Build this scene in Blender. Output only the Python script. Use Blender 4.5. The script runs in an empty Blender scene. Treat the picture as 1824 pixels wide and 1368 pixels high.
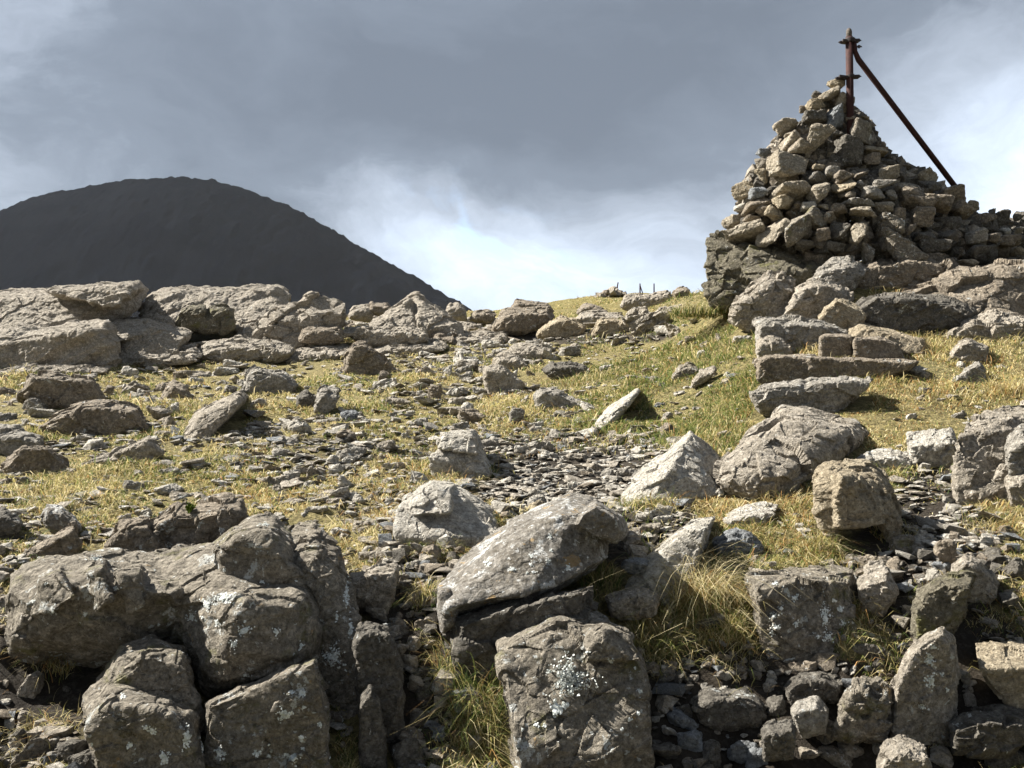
import bpy, bmesh, math, random
import numpy as np
from mathutils import Vector, Matrix

# ------------------------------------------------------------------ camera, sky, sun, exposure
SC = bpy.context.scene
COL = SC.collection
F, CX, CY = 1580.0, 912.0, 684.0           # focal length and centre of the 1824x1368 photograph
PITCH = math.radians(2.75)
CAMZ = 1.6
cam_d = bpy.data.cameras.new("camera"); cam = bpy.data.objects.new("camera", cam_d); COL.objects.link(cam)
cam.location = (0, 0, CAMZ); cam.rotation_euler = (math.radians(90) + PITCH, 0, 0)
cam_d.sensor_width = 36.0; cam_d.lens = 36.0 * F / 1824.0
cam_d.clip_start = 0.05; cam_d.clip_end = 20000
SC.camera = cam
SC.render.resolution_x = 1024; SC.render.resolution_y = 768

SUN_EL, SUN_AZ = math.radians(42), math.radians(-77)     # azimuth measured from +Y (view direction) to the right
sun_dir = Vector((math.sin(SUN_AZ) * math.cos(SUN_EL), math.cos(SUN_AZ) * math.cos(SUN_EL), math.sin(SUN_EL)))
sl = bpy.data.lights.new("sun", 'SUN'); sl.energy = 5.0; sl.angle = math.radians(0.5); sl.color = (1.0, 0.95, 0.86)
so = bpy.data.objects.new("sun", sl); COL.objects.link(so); so.rotation_euler = sun_dir.to_track_quat('Z', 'Y').to_euler()
so.location = sun_dir * 50

def ray(px, py):
    xv, yv = (px - CX) / F, (CY - py) / F
    Y = math.cos(PITCH) - math.sin(PITCH) * yv
    Z = math.sin(PITCH) + math.cos(PITCH) * yv
    return xv / Y, Z / Y
def pix(px, py, d):
    u, h = ray(px, py)
    return Vector((u * d, d, CAMZ + h * d))

W = bpy.data.worlds.new("World"); SC.world = W; W.use_nodes = True
nt = W.node_tree; nt.nodes.clear()
def nn(t, **k):
    n = nt.nodes.new(t)
    for a, v in k.items(): setattr(n, a, v)
    return n
def lk(a, b): nt.links.new(a, b)
def mth(op, a, b=None, c=None, clamp=False):
    n = nn('ShaderNodeMath', operation=op); n.use_clamp = clamp
    for i, v in enumerate((a, b, c)):
        if v is None: continue
        if isinstance(v, (int, float)): n.inputs[i].default_value = v
        else: lk(v, n.inputs[i])
    return n.outputs[0]
def vmt(op, a, b=None, s=None):
    n = nn('ShaderNodeVectorMath', operation=op)
    for i, v in enumerate((a, b)):
        if v is None: continue
        if isinstance(v, (tuple, Vector)): n.inputs[i].default_value = tuple(v)
        else: lk(v, n.inputs[i])
    if s is not None: n.inputs['Scale'].default_value = s
    return n.outputs['Value'] if op == 'DOT_PRODUCT' else n.outputs[0]
ZS = 1.9
tc = nn('ShaderNodeTexCoord')
v0 = vmt('MULTIPLY', tc.outputs['Generated'], (1, 1, ZS))
n1 = nn('ShaderNodeTexNoise'); n1.inputs['Scale'].default_value = 3.2; n1.inputs['Detail'].default_value = 7; n1.inputs['Roughness'].default_value = 0.52
lk(v0, n1.inputs['Vector'])
off = vmt('SUBTRACT', n1.outputs['Color'], (0.5, 0.5, 0.5)); off = vmt('SCALE', off, None, 0.30)
vd = vmt('NORMALIZE', vmt('ADD', v0, off))
br = None
# cloud brightness: (photo px, py, amount, sharpness)
BLOBS = [(850, 130, -0.32, 18), (330, 230, -0.14, 40), (1250, 170, -0.16, 40), (100, 20, 0.10, 40), (620, -150, 0.08, 60), (550, 290, -0.05, 40),
         (1760, 340, 0.31, 36), (1824, 200, 0.16, 40), (840, 510, 0.30, 70), (1150, 510, 0.20, 60), (720, 430, 0.16, 160), (1000, 420, 0.10, 200), (1824, -40, -0.10, 40), (100, 380, 0.02, 60)]
for (bx, by, a, k) in BLOBS:
    u, h = ray(bx, by); bd = Vector((u, 1, h * ZS)).normalized()
    d_ = vmt('DOT_PRODUCT', vd, bd)
    e = mth('MULTIPLY', mth('EXPONENT', mth('MULTIPLY', mth('SUBTRACT', d_, 1.0), float(k))), float(a))
    br = e if br is None else mth('ADD', br, e)
n2 = nn('ShaderNodeTexNoise'); n2.inputs['Scale'].default_value = 6.5; n2.inputs['Detail'].default_value = 10; n2.inputs['Roughness'].default_value = 0.66; n2.inputs['Distortion'].default_value = 0.25
lk(vd, n2.inputs['Vector'])
for bd, a, k in ((Vector((0.2, -1, 0.4)), -0.34, 2.0), (Vector((0.1, -0.5, 1.9)), -0.20, 3.0)):   # unseen sky darkened overhead and behind, added to lower the ambient light
    e = mth('MULTIPLY', mth('EXPONENT', mth('MULTIPLY', mth('SUBTRACT', vmt('DOT_PRODUCT', vd, bd.normalized()), 1.0), k)), a); br = mth('ADD', br, e)
br = mth('ADD', br, 0.42)
br = mth('ADD', br, mth('MULTIPLY', mth('SUBTRACT', n2.outputs['Fac'], 0.5), 0.62))
rp = nn('ShaderNodeValToRGB'); lk(br, rp.inputs['Fac'])
els = rp.color_ramp.elements
els[0].position = 0.0; els[0].color = (0.066, 0.077, 0.094, 1)
els[1].position = 1.0; els[1].color = (0.50, 0.53, 0.57, 1)
for p, c in ((0.22, (0.090, 0.105, 0.127, 1)), (0.45, (0.178, 0.202, 0.237, 1)), (0.68, (0.285, 0.325, 0.385, 1)), (0.85, (0.41, 0.45, 0.51, 1))):
    e = els.new(p); e.color = c
bgc = nn('ShaderNodeBackground'); lk(rp.outputs['Color'], bgc.inputs['Color']); bgc.inputs['Strength'].default_value = 1.0
sky = nn('ShaderNodeTexSky'); sky.sky_type = 'NISHITA'; sky.sun_disc = False
sky.sun_elevation = SUN_EL; sky.sun_rotation = SUN_AZ
bgs = nn('ShaderNodeBackground'); lk(sky.outputs['Color'], bgs.inputs['Color']); bgs.inputs['Strength'].default_value = 0.10
# a thin break in the cloud low over the ridge where blue shows
u, h = ray(905, 455); bd = Vector((u, 1, h * ZS)).normalized()
gap = mth('EXPONENT', mth('MULTIPLY', mth('SUBTRACT', vmt('DOT_PRODUCT', vd, bd), 1.0), 420.0))
n3 = nn('ShaderNodeTexNoise'); n3.inputs['Scale'].default_value = 22; n3.inputs['Detail'].default_value = 6; lk(vd, n3.inputs['Vector'])
gap = mth('MULTIPLY', gap, mth('MULTIPLY', mth('SUBTRACT', n3.outputs['Fac'], 0.50), 6.0, clamp=True))
gap = mth('ADD', gap, 0.04, clamp=True)
mx = nn('ShaderNodeMixShader'); lk(gap, mx.inputs['Fac']); lk(bgc.outputs[0], mx.inputs[1]); lk(bgs.outputs[0], mx.inputs[2])
ow = nn('ShaderNodeOutputWorld'); lk(mx.outputs[0], ow.inputs['Surface'])
SC.view_settings.view_transform = 'Standard'; SC.view_settings.look = 'None'
SC.cycles.max_bounces = 5; SC.cycles.diffuse_bounces = 2; SC.cycles.volume_bounces = 0; SC.cycles.transmission_bounces = 2
SC.view_settings.exposure = 1.6; SC.view_settings.gamma = 1.0

# ------------------------------------------------------------------ numpy noise
def _hash(ix, iy, iz, s):
    h = (ix.astype(np.int64) * 374761393 + iy.astype(np.int64) * 668265263 + iz.astype(np.int64) * 2147483647 + s * 974634777) & 0xffffffff
    h = ((h ^ (h >> 13)) * 1274126177) & 0xffffffff
    h = ((h ^ (h >> 16)) * 2246822519) & 0xffffffff
    return (h ^ (h >> 15)) & 0xffffffff
def rnd(ix, iy, iz, s): return _hash(ix, iy, iz, s) / 4294967295.0
def vnoise(P, s=0):
    i = np.floor(P).astype(np.int64); f = P - i; f = f * f * f * (f * (f * 6 - 15) + 10)
    r = np.zeros(len(P))
    for dx in (0, 1):
        wx = f[:, 0] if dx else 1 - f[:, 0]
        for dy in (0, 1):
            wy = f[:, 1] if dy else 1 - f[:, 1]
            for dz in (0, 1):
                wz = f[:, 2] if dz else 1 - f[:, 2]
                r += wx * wy * wz * rnd(i[:, 0] + dx, i[:, 1] + dy, i[:, 2] + dz, s)
    return r * 2 - 1
def fbm(P, o=4, s=0, g=0.5):
    r = np.zeros(len(P)); a = 1.0; t = 0
    for k in range(o):
        r += a * vnoise(P * (2.03 ** k) + 17.3 * k, s + k); t += a; a *= g
    return r / t
def facets(P, s=0):
    """voronoi cells, each a randomly tilted plane: broken, chipped rock"""
    i = np.floor(P).astype(np.int64); best = np.full(len(P), 1e9); val = np.zeros(len(P)); sec = np.full(len(P), 1e9)
    for dx in (-1, 0, 1):
        for dy in (-1, 0, 1):
            for dz in (-1, 0, 1):
                a, b, c = i[:, 0] + dx, i[:, 1] + dy, i[:, 2] + dz
                h1 = _hash(a, b, c, s); h2 = _hash(a, b, c, s + 3)
                q = np.stack([a + (h1 & 1023) / 1023.0, b + ((h1 >> 10) & 1023) / 1023.0, c + ((h1 >> 20) & 1023) / 1023.0], 1)
                e = P - q; d = (e * e).sum(1)
                g = np.stack([(h2 & 1023) / 1023.0, ((h2 >> 10) & 1023) / 1023.0, ((h2 >> 20) & 1023) / 1023.0], 1) - 0.5
                v = (((h1 ^ h2) & 1023) / 1023.0 - 0.5) + (g * e).sum(1) * 2.2
                m = d < best
                sec = np.where(m, best, np.minimum(sec, d)); val = np.where(m, v, val); best = np.where(m, d, best)
    crack = np.clip((np.sqrt(sec) - np.sqrt(best)) / 0.12, 0, 1)
    return val, crack

# ------------------------------------------------------------------ terrain as one height function
G = [ # photo px, py -> distance of the bare ground there
 (-300,1368,2.5),(-300,1000,3.7),(-300,800,6.2),(-300,650,10.5),(-300,560,14),(-300,575,40),
 (0,1368,2.78),(0,1150,3.05),(0,980,3.8),(0,900,4.6),(0,800,6.2),(0,720,8),(0,660,10.2),(0,600,13),(0,575,16),(0,580,40),
 (450,1368,2.78),(450,1150,3.05),(450,980,3.9),(450,900,4.6),(450,800,6.2),(450,720,8),(450,650,10.5),(450,590,14),(450,575,18),(450,580,40),
 (700,1368,2.78),(700,1180,3.02),(700,1000,3.5),(700,900,4.6),(700,800,6),(700,700,8.5),(700,630,11.5),(700,580,15.5),(700,575,40),
 (850,1368,2.78),(850,1180,3.02),(850,1040,3.32),
 (912,900,4.6),(912,800,6),(912,700,8.4),(912,620,12),(912,570,17),(912,558,24),(900,556,40),
 (1080,1368,2.78),(1080,1180,3.02),(1080,1020,3.4),(1080,900,4.4),(1080,800,5.7),(1080,700,7.8),(1080,620,10.8),(1080,575,15),(1080,543,22),(1090,527,30),(1090,526,40),
 (1220,900,4.3),(1240,800,5.3),(1240,700,6.9),(1240,620,8.8),(1240,560,10.8),(1200,540,14),(1190,535,24),(1190,530,40),
 (1300,1368,2.78),(1300,1280,2.9),(1300,1120,3.1),(1300,980,3.7),(1350,850,4.6),(1350,740,5.7),(1350,640,7.1),(1330,570,8.4),(1300,525,9.6),(1290,525,14),(1290,540,40),
 (1500,1368,2.78),(1500,1250,2.95),(1500,1130,3.08),(1520,980,3.7),(1550,850,4.5),(1550,720,5.7),(1550,640,6.8),(1500,570,7.8),(1500,500,8.7),(1500,478,10),(1500,500,14),(1500,520,40),
 (1700,1368,2.78),(1700,1200,2.98),(1700,1050,3.28),(1700,930,3.9),(1700,820,4.7),(1700,720,5.7),(1700,630,7),(1700,560,8.1),(1700,490,9),(1700,455,10),(1700,480,14),(1700,520,40),
 (1860,1368,2.78),(1860,1200,2.98),(1860,1050,3.28),(1860,930,3.8),(1860,820,4.6),(1860,720,5.6),(1860,630,7),(1860,560,8.2),(1860,490,9.3),(1860,450,10.5),(1860,500,40),
 (2200,1368,2.4),(2200,1000,3.6),(2200,800,5),(2200,600,8),(2200,450,11),(2200,500,40)]
_A = []; _h = []
for (px, py, d) in G:
    u, h = ray(px, py); _A.append((u * 2.2, math.log(d))); _h.append(h)
_A = np.array(_A); _h = np.array(_h)
_R = np.sqrt(((_A[:, None] - _A[None]) ** 2).sum(2))
_n = len(_A); _M = np.zeros((_n + 3, _n + 3)); _M[:_n, :_n] = -_R - np.eye(_n) * -0.004
_M[:_n, _n] = 1; _M[:_n, _n + 1:] = _A; _M[_n, :_n] = 1; _M[_n + 1:, :_n] = _A.T
_w = np.linalg.solve(_M, np.concatenate([_h, [0, 0, 0]]))
def base_z(x, y):
    yc = np.clip(y, 2.3, 42.0)
    u = np.clip(x / np.maximum(yc, 0.1), -1.0, 0.95)
    P = np.stack([u * 2.2, np.log(yc)], 1); out = np.empty(len(P))
    for a in range(0, len(P), 40000):
        Q = P[a:a + 40000]; R = np.sqrt(((Q[:, None] - _A[None]) ** 2).sum(2))
        out[a:a + 40000] = -R @ _w[:_n] + _w[_n] + Q @ _w[_n + 1:]
    z = CAMZ + out * yc
    z += np.where(y < 2.3, (y - 2.3) * 0.10, 0)
    far = np.clip(y - 42, 0, None); z -= far * far * 0.02 + far * 0.1
    side = np.clip(np.abs(x) - np.maximum(yc * 1.1, 3), 0, None); z -= side * 0.05
    return z
def ground_z(x, y):
    x = np.atleast_1d(np.asarray(x, float)); y = np.atleast_1d(np.asarray(y, float))
    z = base_z(x, y)
    P = np.stack([x, y, np.zeros(len(x))], 1)
    s = np.clip(y / 8, 0.35, 2.0)
    z += s * 0.10 * fbm(P * 0.8, 3, 5) + 0.035 * fbm(P * 3.1, 3, 9) + 0.012 * fbm(P * 11, 3, 13)
    return z
def gz(x, y): return float(ground_z([x], [y])[0])
_ds = np.exp(np.linspace(math.log(2.0), math.log(45), 260))
def ground_d(px, py, dmin=2.0):
    u, h = ray(px, py)
    zz = ground_z(u * _ds, _ds); rz = CAMZ + h * _ds
    idx = np.where((rz < zz) & (_ds > dmin))[0]
    return float(_ds[idx[0]]) if len(idx) else 30.0

# ------------------------------------------------------------------ materials
def new_mat(name):
    m = bpy.data.materials.new(name); m.use_nodes = True
    t = m.node_tree; t.nodes.clear()
    o = t.nodes.new('ShaderNodeOutputMaterial'); p = t.nodes.new('ShaderNodeBsdfPrincipled')
    t.links.new(p.outputs[0], o.inputs['Surface'])
    p.inputs['Specular IOR Level'].default_value = 0.25
    return m, t, p
class NB:
    def __init__(s, t): s.t = t
    def n(s, k, **a):
        x = s.t.nodes.new(k)
        for q, v in a.items(): setattr(x, q, v)
        return x
    def l(s, a, b): s.t.links.new(a, b)
    def noise(s, vec, sc, det=6, ro=0.55, dist=0.0):
        x = s.n('ShaderNodeTexNoise'); x.inputs['Scale'].default_value = sc; x.inputs['Detail'].default_value = det
        x.inputs['Roughness'].default_value = ro; x.inputs['Distortion'].default_value = dist; s.l(vec, x.inputs['Vector']); return x.outputs['Fac']
    def ramp(s, f, a, b):
        x = s.n('ShaderNodeMapRange'); x.clamp = True; x.inputs[1].default_value = a; x.inputs[2].default_value = b; s.l(f, x.inputs[0]); return x.outputs[0]
    def mix(s, f, a, b):
        x = s.n('ShaderNodeMix', data_type='RGBA')
        for i, v in ((0, f), (6, a), (7, b)):
            if isinstance(v, (int, float)): x.inputs[i].default_value = v
            elif isinstance(v, tuple): x.inputs[i].default_value = (*v, 1)
            else: s.l(v, x.inputs[i])
        return x.outputs[2]
    def m(s, op, a, b):
        x = s.n('ShaderNodeMath', operation=op)
        for i, v in ((0, a), (1, b)):
            if isinstance(v, (int, float)): x.inputs[i].default_value = v
            else: s.l(v, x.inputs[i])
        return x.outputs[0]
def rock_mat(name, ca, cb, cc, lichen=0.5, fine=0.0, spot=(0.60, 0.62, 0.60), moss=0.0, sc=1.0, stain=(0.09, 0.08, 0.065), ochre=0.0):
    m, t, p = new_mat(name); B = NB(t)
    g = B.n('ShaderNodeTexCoord'); oi = B.n('ShaderNodeObjectInfo')
    a = B.n('ShaderNodeVectorMath', operation='ADD'); B.l(g.outputs['Object'], a.inputs[0])
    rv = B.n('ShaderNodeVectorMath', operation='SCALE'); cb_ = B.n('ShaderNodeCombineXYZ'); B.l(oi.outputs['Random'], cb_.inputs[0]); B.l(oi.outputs['Random'], cb_.inputs[2])
    B.l(cb_.outputs[0], rv.inputs[0]); rv.inputs['Scale'].default_value = 37.0; B.l(rv.outputs[0], a.inputs[1]); V = a.outputs[0]
    mp = B.n('ShaderNodeMapping'); mp.inputs['Rotation'].default_value = (0.5, 0.35, 0.2); mp.inputs['Scale'].default_value = (1, 1, 5.5); B.l(V, mp.inputs['Vector']); VS = mp.outputs[0]
    big = B.ramp(B.noise(V, 3.0 * sc, 6, 0.6), 0.35, 0.65)
    mid = B.ramp(B.noise(V, 16.0 * sc, 8, 0.65, 0.4), 0.36, 0.64)
    strat = B.ramp(B.noise(VS, 6.0 * sc, 8, 0.62), 0.38, 0.62)
    grain = B.noise(V, 95.0 * sc, 6, 0.7)
    c = B.mix(big, ca, cb); c = B.mix(B.m('MULTIPLY', mid, 0.65), c, cc); c = B.mix(B.m('MULTIPLY', strat, 0.35), c, stain)
    st = B.ramp(B.noise(V, 5.5 * sc, 9, 0.7, 0.8), 0.54, 0.66); c = B.mix(B.m('MULTIPLY', st, 0.55), c, stain)
    # dark grain flecks
    c = B.mix(B.m('MULTIPLY', B.ramp(grain, 0.52, 0.64), 0.85), c, tuple(x * 0.35 for x in ca))
    c = B.mix(B.m('MULTIPLY', B.ramp(grain, 0.46, 0.34), 0.40), c, tuple(min(1, x * 1.7) for x in ca))
    mot = B.noise(V, 38 * sc, 9, 0.8, 0.3)
    c = B.mix(B.m('MULTIPLY', B.ramp(mot, 0.50, 0.62), 0.6), c, tuple(min(1, x * 1.55 + 0.03) for x in cb))
    c = B.mix(B.m('MULTIPLY', B.ramp(mot, 0.46, 0.36), 0.6), c, stain)
    if moss > 0:
        ms = B.ramp(B.noise(V, 7 * sc, 8, 0.7), 0.60 - 0.12 * moss, 0.70 - 0.1 * moss)
        c = B.mix(B.m('MULTIPLY', ms, 0.8), c, (0.16, 0.155, 0.055))
    if lichen > 0:
        l1 = B.ramp(B.noise(V, 8.5 * sc, 10, 0.72, 0.3), 0.665 - 0.09 * lichen, 0.685 - 0.09 * lichen)
        l2 = B.ramp(B.noise(V, 33 * sc, 6, 0.6, 0.2), 0.70 - 0.06 * lichen, 0.72 - 0.06 * lichen)
        brk = B.ramp(B.noise(V, 120 * sc, 4, 0.6), 0.36, 0.50)
        l1 = B.m('MULTIPLY', l1, brk); ll = B.m('MAXIMUM', l1, l2)
        c = B.mix(B.m('MULTIPLY', ll, 0.85), c, spot)
    if ochre > 0: c = B.mix(B.m('MULTIPLY', B.ramp(B.noise(V, 13 * sc, 8, 0.7, 0.4), 0.66 - 0.06 * ochre, 0.69 - 0.06 * ochre), 0.75), c, (0.40, 0.27, 0.12))
    B.l(c, p.inputs['Base Color']); p.inputs['Roughness'].default_value = 0.88
    pit = B.ramp(B.noise(V, 42 * sc, 5, 0.6), 0.40, 0.62)
    bb = B.m('ADD', B.m('MULTIPLY', grain, 0.30), B.m('ADD', B.m('MULTIPLY', B.noise(V, 26 * sc, 10, 0.78), 0.65), B.m('MULTIPLY', pit, 0.22)))
    bb = B.m('ADD', bb, B.m('MULTIPLY', B.noise(VS, 9 * sc, 9, 0.68), 0.3))
    vo = B.n('ShaderNodeTexVoronoi', feature='DISTANCE_TO_EDGE'); vo.inputs['Scale'].default_value = 7 * sc
    wv = B.n('ShaderNodeVectorMath', operation='ADD'); wn = B.n('ShaderNodeTexNoise'); wn.inputs['Scale'].default_value = 8; B.l(V, wn.inputs['Vector'])
    ws = B.n('ShaderNodeVectorMath', operation='SCALE'); ws.inputs['Scale'].default_value = 0.18; B.l(wn.outputs['Color'], ws.inputs[0]); B.l(VS, wv.inputs[0]); B.l(ws.outputs[0], wv.inputs[1]); B.l(wv.outputs[0], vo.inputs['Vector'])
    bb = B.m('ADD', bb, B.m('MULTIPLY', B.m('MULTIPLY', B.ramp(vo.outputs[0], 0.0, 0.03), B.ramp(B.noise(V, 2.3 * sc, 4), 0.45, 0.6)), 0.10))
    bp = B.n('ShaderNodeBump'); bp.inputs['Distance'].default_value = 0.045 / sc; bp.inputs['Strength'].default_value = 0.9; B.l(bb, bp.inputs['Height']); B.l(bp.outputs[0], p.inputs['Normal'])
    return m
MAT = {
 'grey': rock_mat('grey_rock', (0.302, 0.280, 0.241), (0.403, 0.375, 0.330), (0.224, 0.202, 0.168), 0.55),
 'pale': rock_mat('pale_rock', (0.47, 0.44, 0.385), (0.56, 0.53, 0.47), (0.34, 0.305, 0.25), 0.7, stain=(0.17, 0.155, 0.13)),
 'brown': rock_mat('brown_rock', (0.250, 0.206, 0.156), (0.338, 0.288, 0.225), (0.175, 0.144, 0.106), 0.55),
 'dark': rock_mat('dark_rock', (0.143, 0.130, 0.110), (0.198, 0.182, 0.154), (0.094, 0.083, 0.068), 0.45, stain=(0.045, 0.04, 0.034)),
 'tan': rock_mat('tan_rock', (0.36, 0.30, 0.21), (0.44, 0.38, 0.28), (0.27, 0.22, 0.15), 0.15, stain=(0.15, 0.12, 0.08)),
 'warm': rock_mat('weathered_rock', (0.354, 0.313, 0.254), (0.437, 0.395, 0.336), (0.260, 0.224, 0.177), 0.3, stain=(0.11, 0.095, 0.07)),
 'buff': rock_mat('cairn_buff_rock', (0.35, 0.305, 0.235), (0.44, 0.39, 0.31), (0.23, 0.195, 0.145), 0.3, stain=(0.14, 0.115, 0.08)),
 'blue': rock_mat('bluish_slate', (0.20, 0.21, 0.22), (0.27, 0.285, 0.295), (0.15, 0.155, 0.16), 0.3, stain=(0.09, 0.09, 0.09)),
 'moss': rock_mat('mossy_rock', (0.17, 0.15, 0.11), (0.24, 0.215, 0.16), (0.10, 0.088, 0.062), 0.35, moss=0.5, stain=(0.06, 0.055, 0.035)),
 'lichen': rock_mat('lichened_rock', (0.255, 0.225, 0.18), (0.33, 0.295, 0.24), (0.16, 0.138, 0.105), 0.85, moss=0.25, stain=(0.075, 0.064, 0.05), ochre=0.2),
 'slab': rock_mat('lichened_slab_rock', (0.25, 0.235, 0.21), (0.33, 0.31, 0.28), (0.15, 0.13, 0.105), 1.25, spot=(0.64, 0.65, 0.64), stain=(0.10, 0.08, 0.05), ochre=0.9),
}
ROCKMATS = list(MAT)

def tag(o, label=None, cat=None, group=None, kind=None):
    if label: o['label'] = label
    if cat: o['category'] = cat
    if group: o['group'] = group
    if kind: o['kind'] = kind
    return o
def add_mesh(name, V, Fc, mat, loc=(0, 0, 0), parent=None, smooth=False):
    me = bpy.data.meshes.new(name); me.from_pydata([tuple(v) for v in V], [], [tuple(f) for f in Fc]); me.update()
    if smooth: me.polygons.foreach_set('use_smooth', [True] * len(me.polygons))
    o = bpy.data.objects.new(name, me); COL.objects.link(o); o.location = loc
    if mat: me.materials.append(mat)
    if parent: o.parent = parent
    return o
def np_mesh(name, V, quads=None, tris=None, smooth=False):
    me = bpy.data.meshes.new(name); V = np.asarray(V, np.float32)
    me.vertices.add(len(V)); me.vertices.foreach_set('co', V.ravel())
    nq = 0 if quads is None else len(quads); ntr = 0 if tris is None else len(tris)
    li = []; st = []
    if nq: li.append(np.asarray(quads, np.int32).ravel()); st.append(np.arange(nq) * 4)
    if ntr: li.append(np.asarray(tris, np.int32).ravel()); st.append(nq * 4 + np.arange(ntr) * 3)
    li = np.concatenate(li); st = np.concatenate(st).astype(np.int32)
    me.loops.add(len(li)); me.loops.foreach_set('vertex_index', li)
    me.polygons.add(nq + ntr); me.polygons.foreach_set('loop_start', st)
    me.update(calc_edges=True)
    me.polygons.foreach_set('use_smooth', [smooth] * (nq + ntr))
    return me

# ------------------------------------------------------------------ rocks: hulls fused by a voxel remesh, then broken up by noise
TOP = {}           # rock cover map, used to keep grass and chips off the rocks
CELL = 0.025
def cover(P):
    k = np.floor(P[:, :2] / CELL).astype(int)
    for a, b, z in zip(k[::2, 0], k[::2, 1], P[::2, 2]):
        q = (a, b)
        if TOP.get(q, -99) < z: TOP[q] = z
def covered(x, y, z):
    t = TOP.get((math.floor(x / CELL), math.floor(y / CELL)))
    return t is not None and t > z + 0.012
def make_rock(name, groups, mat, vox, size, seed, origin, rough=1.0, flat=1.0, smooth=False, lump=0.0):
    bm = bmesh.new()
    for pts in groups:
        vs = [bm.verts.new(p) for p in pts]
        r = bmesh.ops.convex_hull(bm, input=vs)
        junk = [g for g in set(r['geom_interior']) | set(r['geom_unused']) if isinstance(g, bmesh.types.BMVert) and g.is_valid]
        if junk: bmesh.ops.delete(bm, geom=junk, context='VERTS')
    me = bpy.data.meshes.new('t'); bm.to_mesh(me); bm.free()
    ob = bpy.data.objects.new('t', me); COL.objects.link(ob)
    md = ob.modifiers.new('r', 'REMESH'); md.mode = 'VOXEL'; md.voxel_size = vox
    dg = bpy.context.evaluated_depsgraph_get(); m2 = bpy.data.meshes.new_from_object(ob.evaluated_get(dg))
    bpy.data.objects.remove(ob); bpy.data.meshes.remove(me)
    n = len(m2.vertices)
    P = np.empty(n * 3, np.float32); m2.vertices.foreach_get('co', P); P = P.reshape(-1, 3).astype(float)
    N = np.empty(n * 3, np.float32); m2.vertices.foreach_get('normal', N); N = N.reshape(-1, 3).astype(float)
    s = size; rs = random.Random(seed)
    E = np.empty(len(m2.edges) * 2, np.int32); m2.edges.foreach_get('vertices', E); E = E.reshape(-1, 2)
    cnt = np.bincount(E[:, 0], None, n) + np.bincount(E[:, 1], None, n)
    for _ in range(3):
        A_ = np.empty_like(P)
        for c_ in range(3): A_[:, c_] = (np.bincount(E[:, 0], P[E[:, 1], c_], n) + np.bincount(E[:, 1], P[E[:, 0], c_], n)) / np.maximum(cnt, 1)
        P = P * 0.4 + A_ * 0.6
    for _ in range(4):
        A_ = N.copy()
        for c_ in range(3): A_[:, c_] += np.bincount(E[:, 0], N[E[:, 1], c_], n) + np.bincount(E[:, 1], N[E[:, 0], c_], n)
        N = A_ / np.maximum(np.linalg.norm(A_, axis=1, keepdims=True), 1e-6)
    th = rs.uniform(0.1, 0.5); A = np.array([[math.cos(th), 0, math.sin(th)], [0, 1, 0.15], [-math.sin(th), -0.15, math.cos(th)]])
    Q = (P + seed * 3.7) ; QS = (Q @ A.T) * np.array([1, 1, 2.3])
    wq = Q / s * 2.6 + 0.16 * np.stack([vnoise(Q / s * 3, seed), vnoise(Q / s * 3, seed + 1), vnoise(Q / s * 3, seed + 2)], 1)
    f1, c1 = facets(wq, seed); f2, c2 = facets(QS / s * 3.6 + 0.12 * vnoise(Q / s * 5, seed + 9)[:, None], seed + 20)
    D = s * rough * (0.043 * f1 - 0.003 * (1 - c1) + 0.022 * f2 - 0.003 * (1 - c2) + 0.020 * fbm(Q / s * 2.2, 3, seed) + 0.007 * fbm(QS / s * 6, 3, seed + 4, 0.5))
    fine = min(0.005, 0.010 * s); D += rough * fine * fbm(Q / max(0.05, s * 0.05), 3, seed + 8, 0.6)
    f3, c3 = facets(Q / s * 8.5 + 0.3 + 0.4 * vnoise(Q / s * 7, seed + 3)[:, None], seed + 40); D += s * rough * 0.010 * f3
    if lump >= 0.03: D += lump * 0.9 * (1 - 2 * np.abs(vnoise(np.stack([Q[:, 0] * .5, Q[:, 1] * .5, (Q @ A.T)[:, 2] * 9 + 1.2 * vnoise(Q * 1.3, seed + 71)], 1), seed + 70)))
    if lump: D += lump * (fbm(Q / 0.16, 3, seed + 60, 0.55) + 0.5 * np.abs(fbm(Q / 0.07, 3, seed + 61, 0.6)))
    D *= flat
    P2 = P + N * D[:, None]
    cover(P2)
    P2 -= np.array(origin)
    m2.vertices.foreach_set('co', P2.astype(np.float32).ravel()); m2.name = name
    m2.materials.clear(); m2.materials.append(MAT[mat]); m2.update()
    m2.polygons.foreach_set('use_smooth', [smooth] * len(m2.polygons)); m2.update()
    o = bpy.data.objects.new(name, m2); COL.objects.link(o); o.location = origin
    return o
SEED = [100]
LAND = []          # landmarks for labels of the smaller stones: (px, py, phrase)
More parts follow.
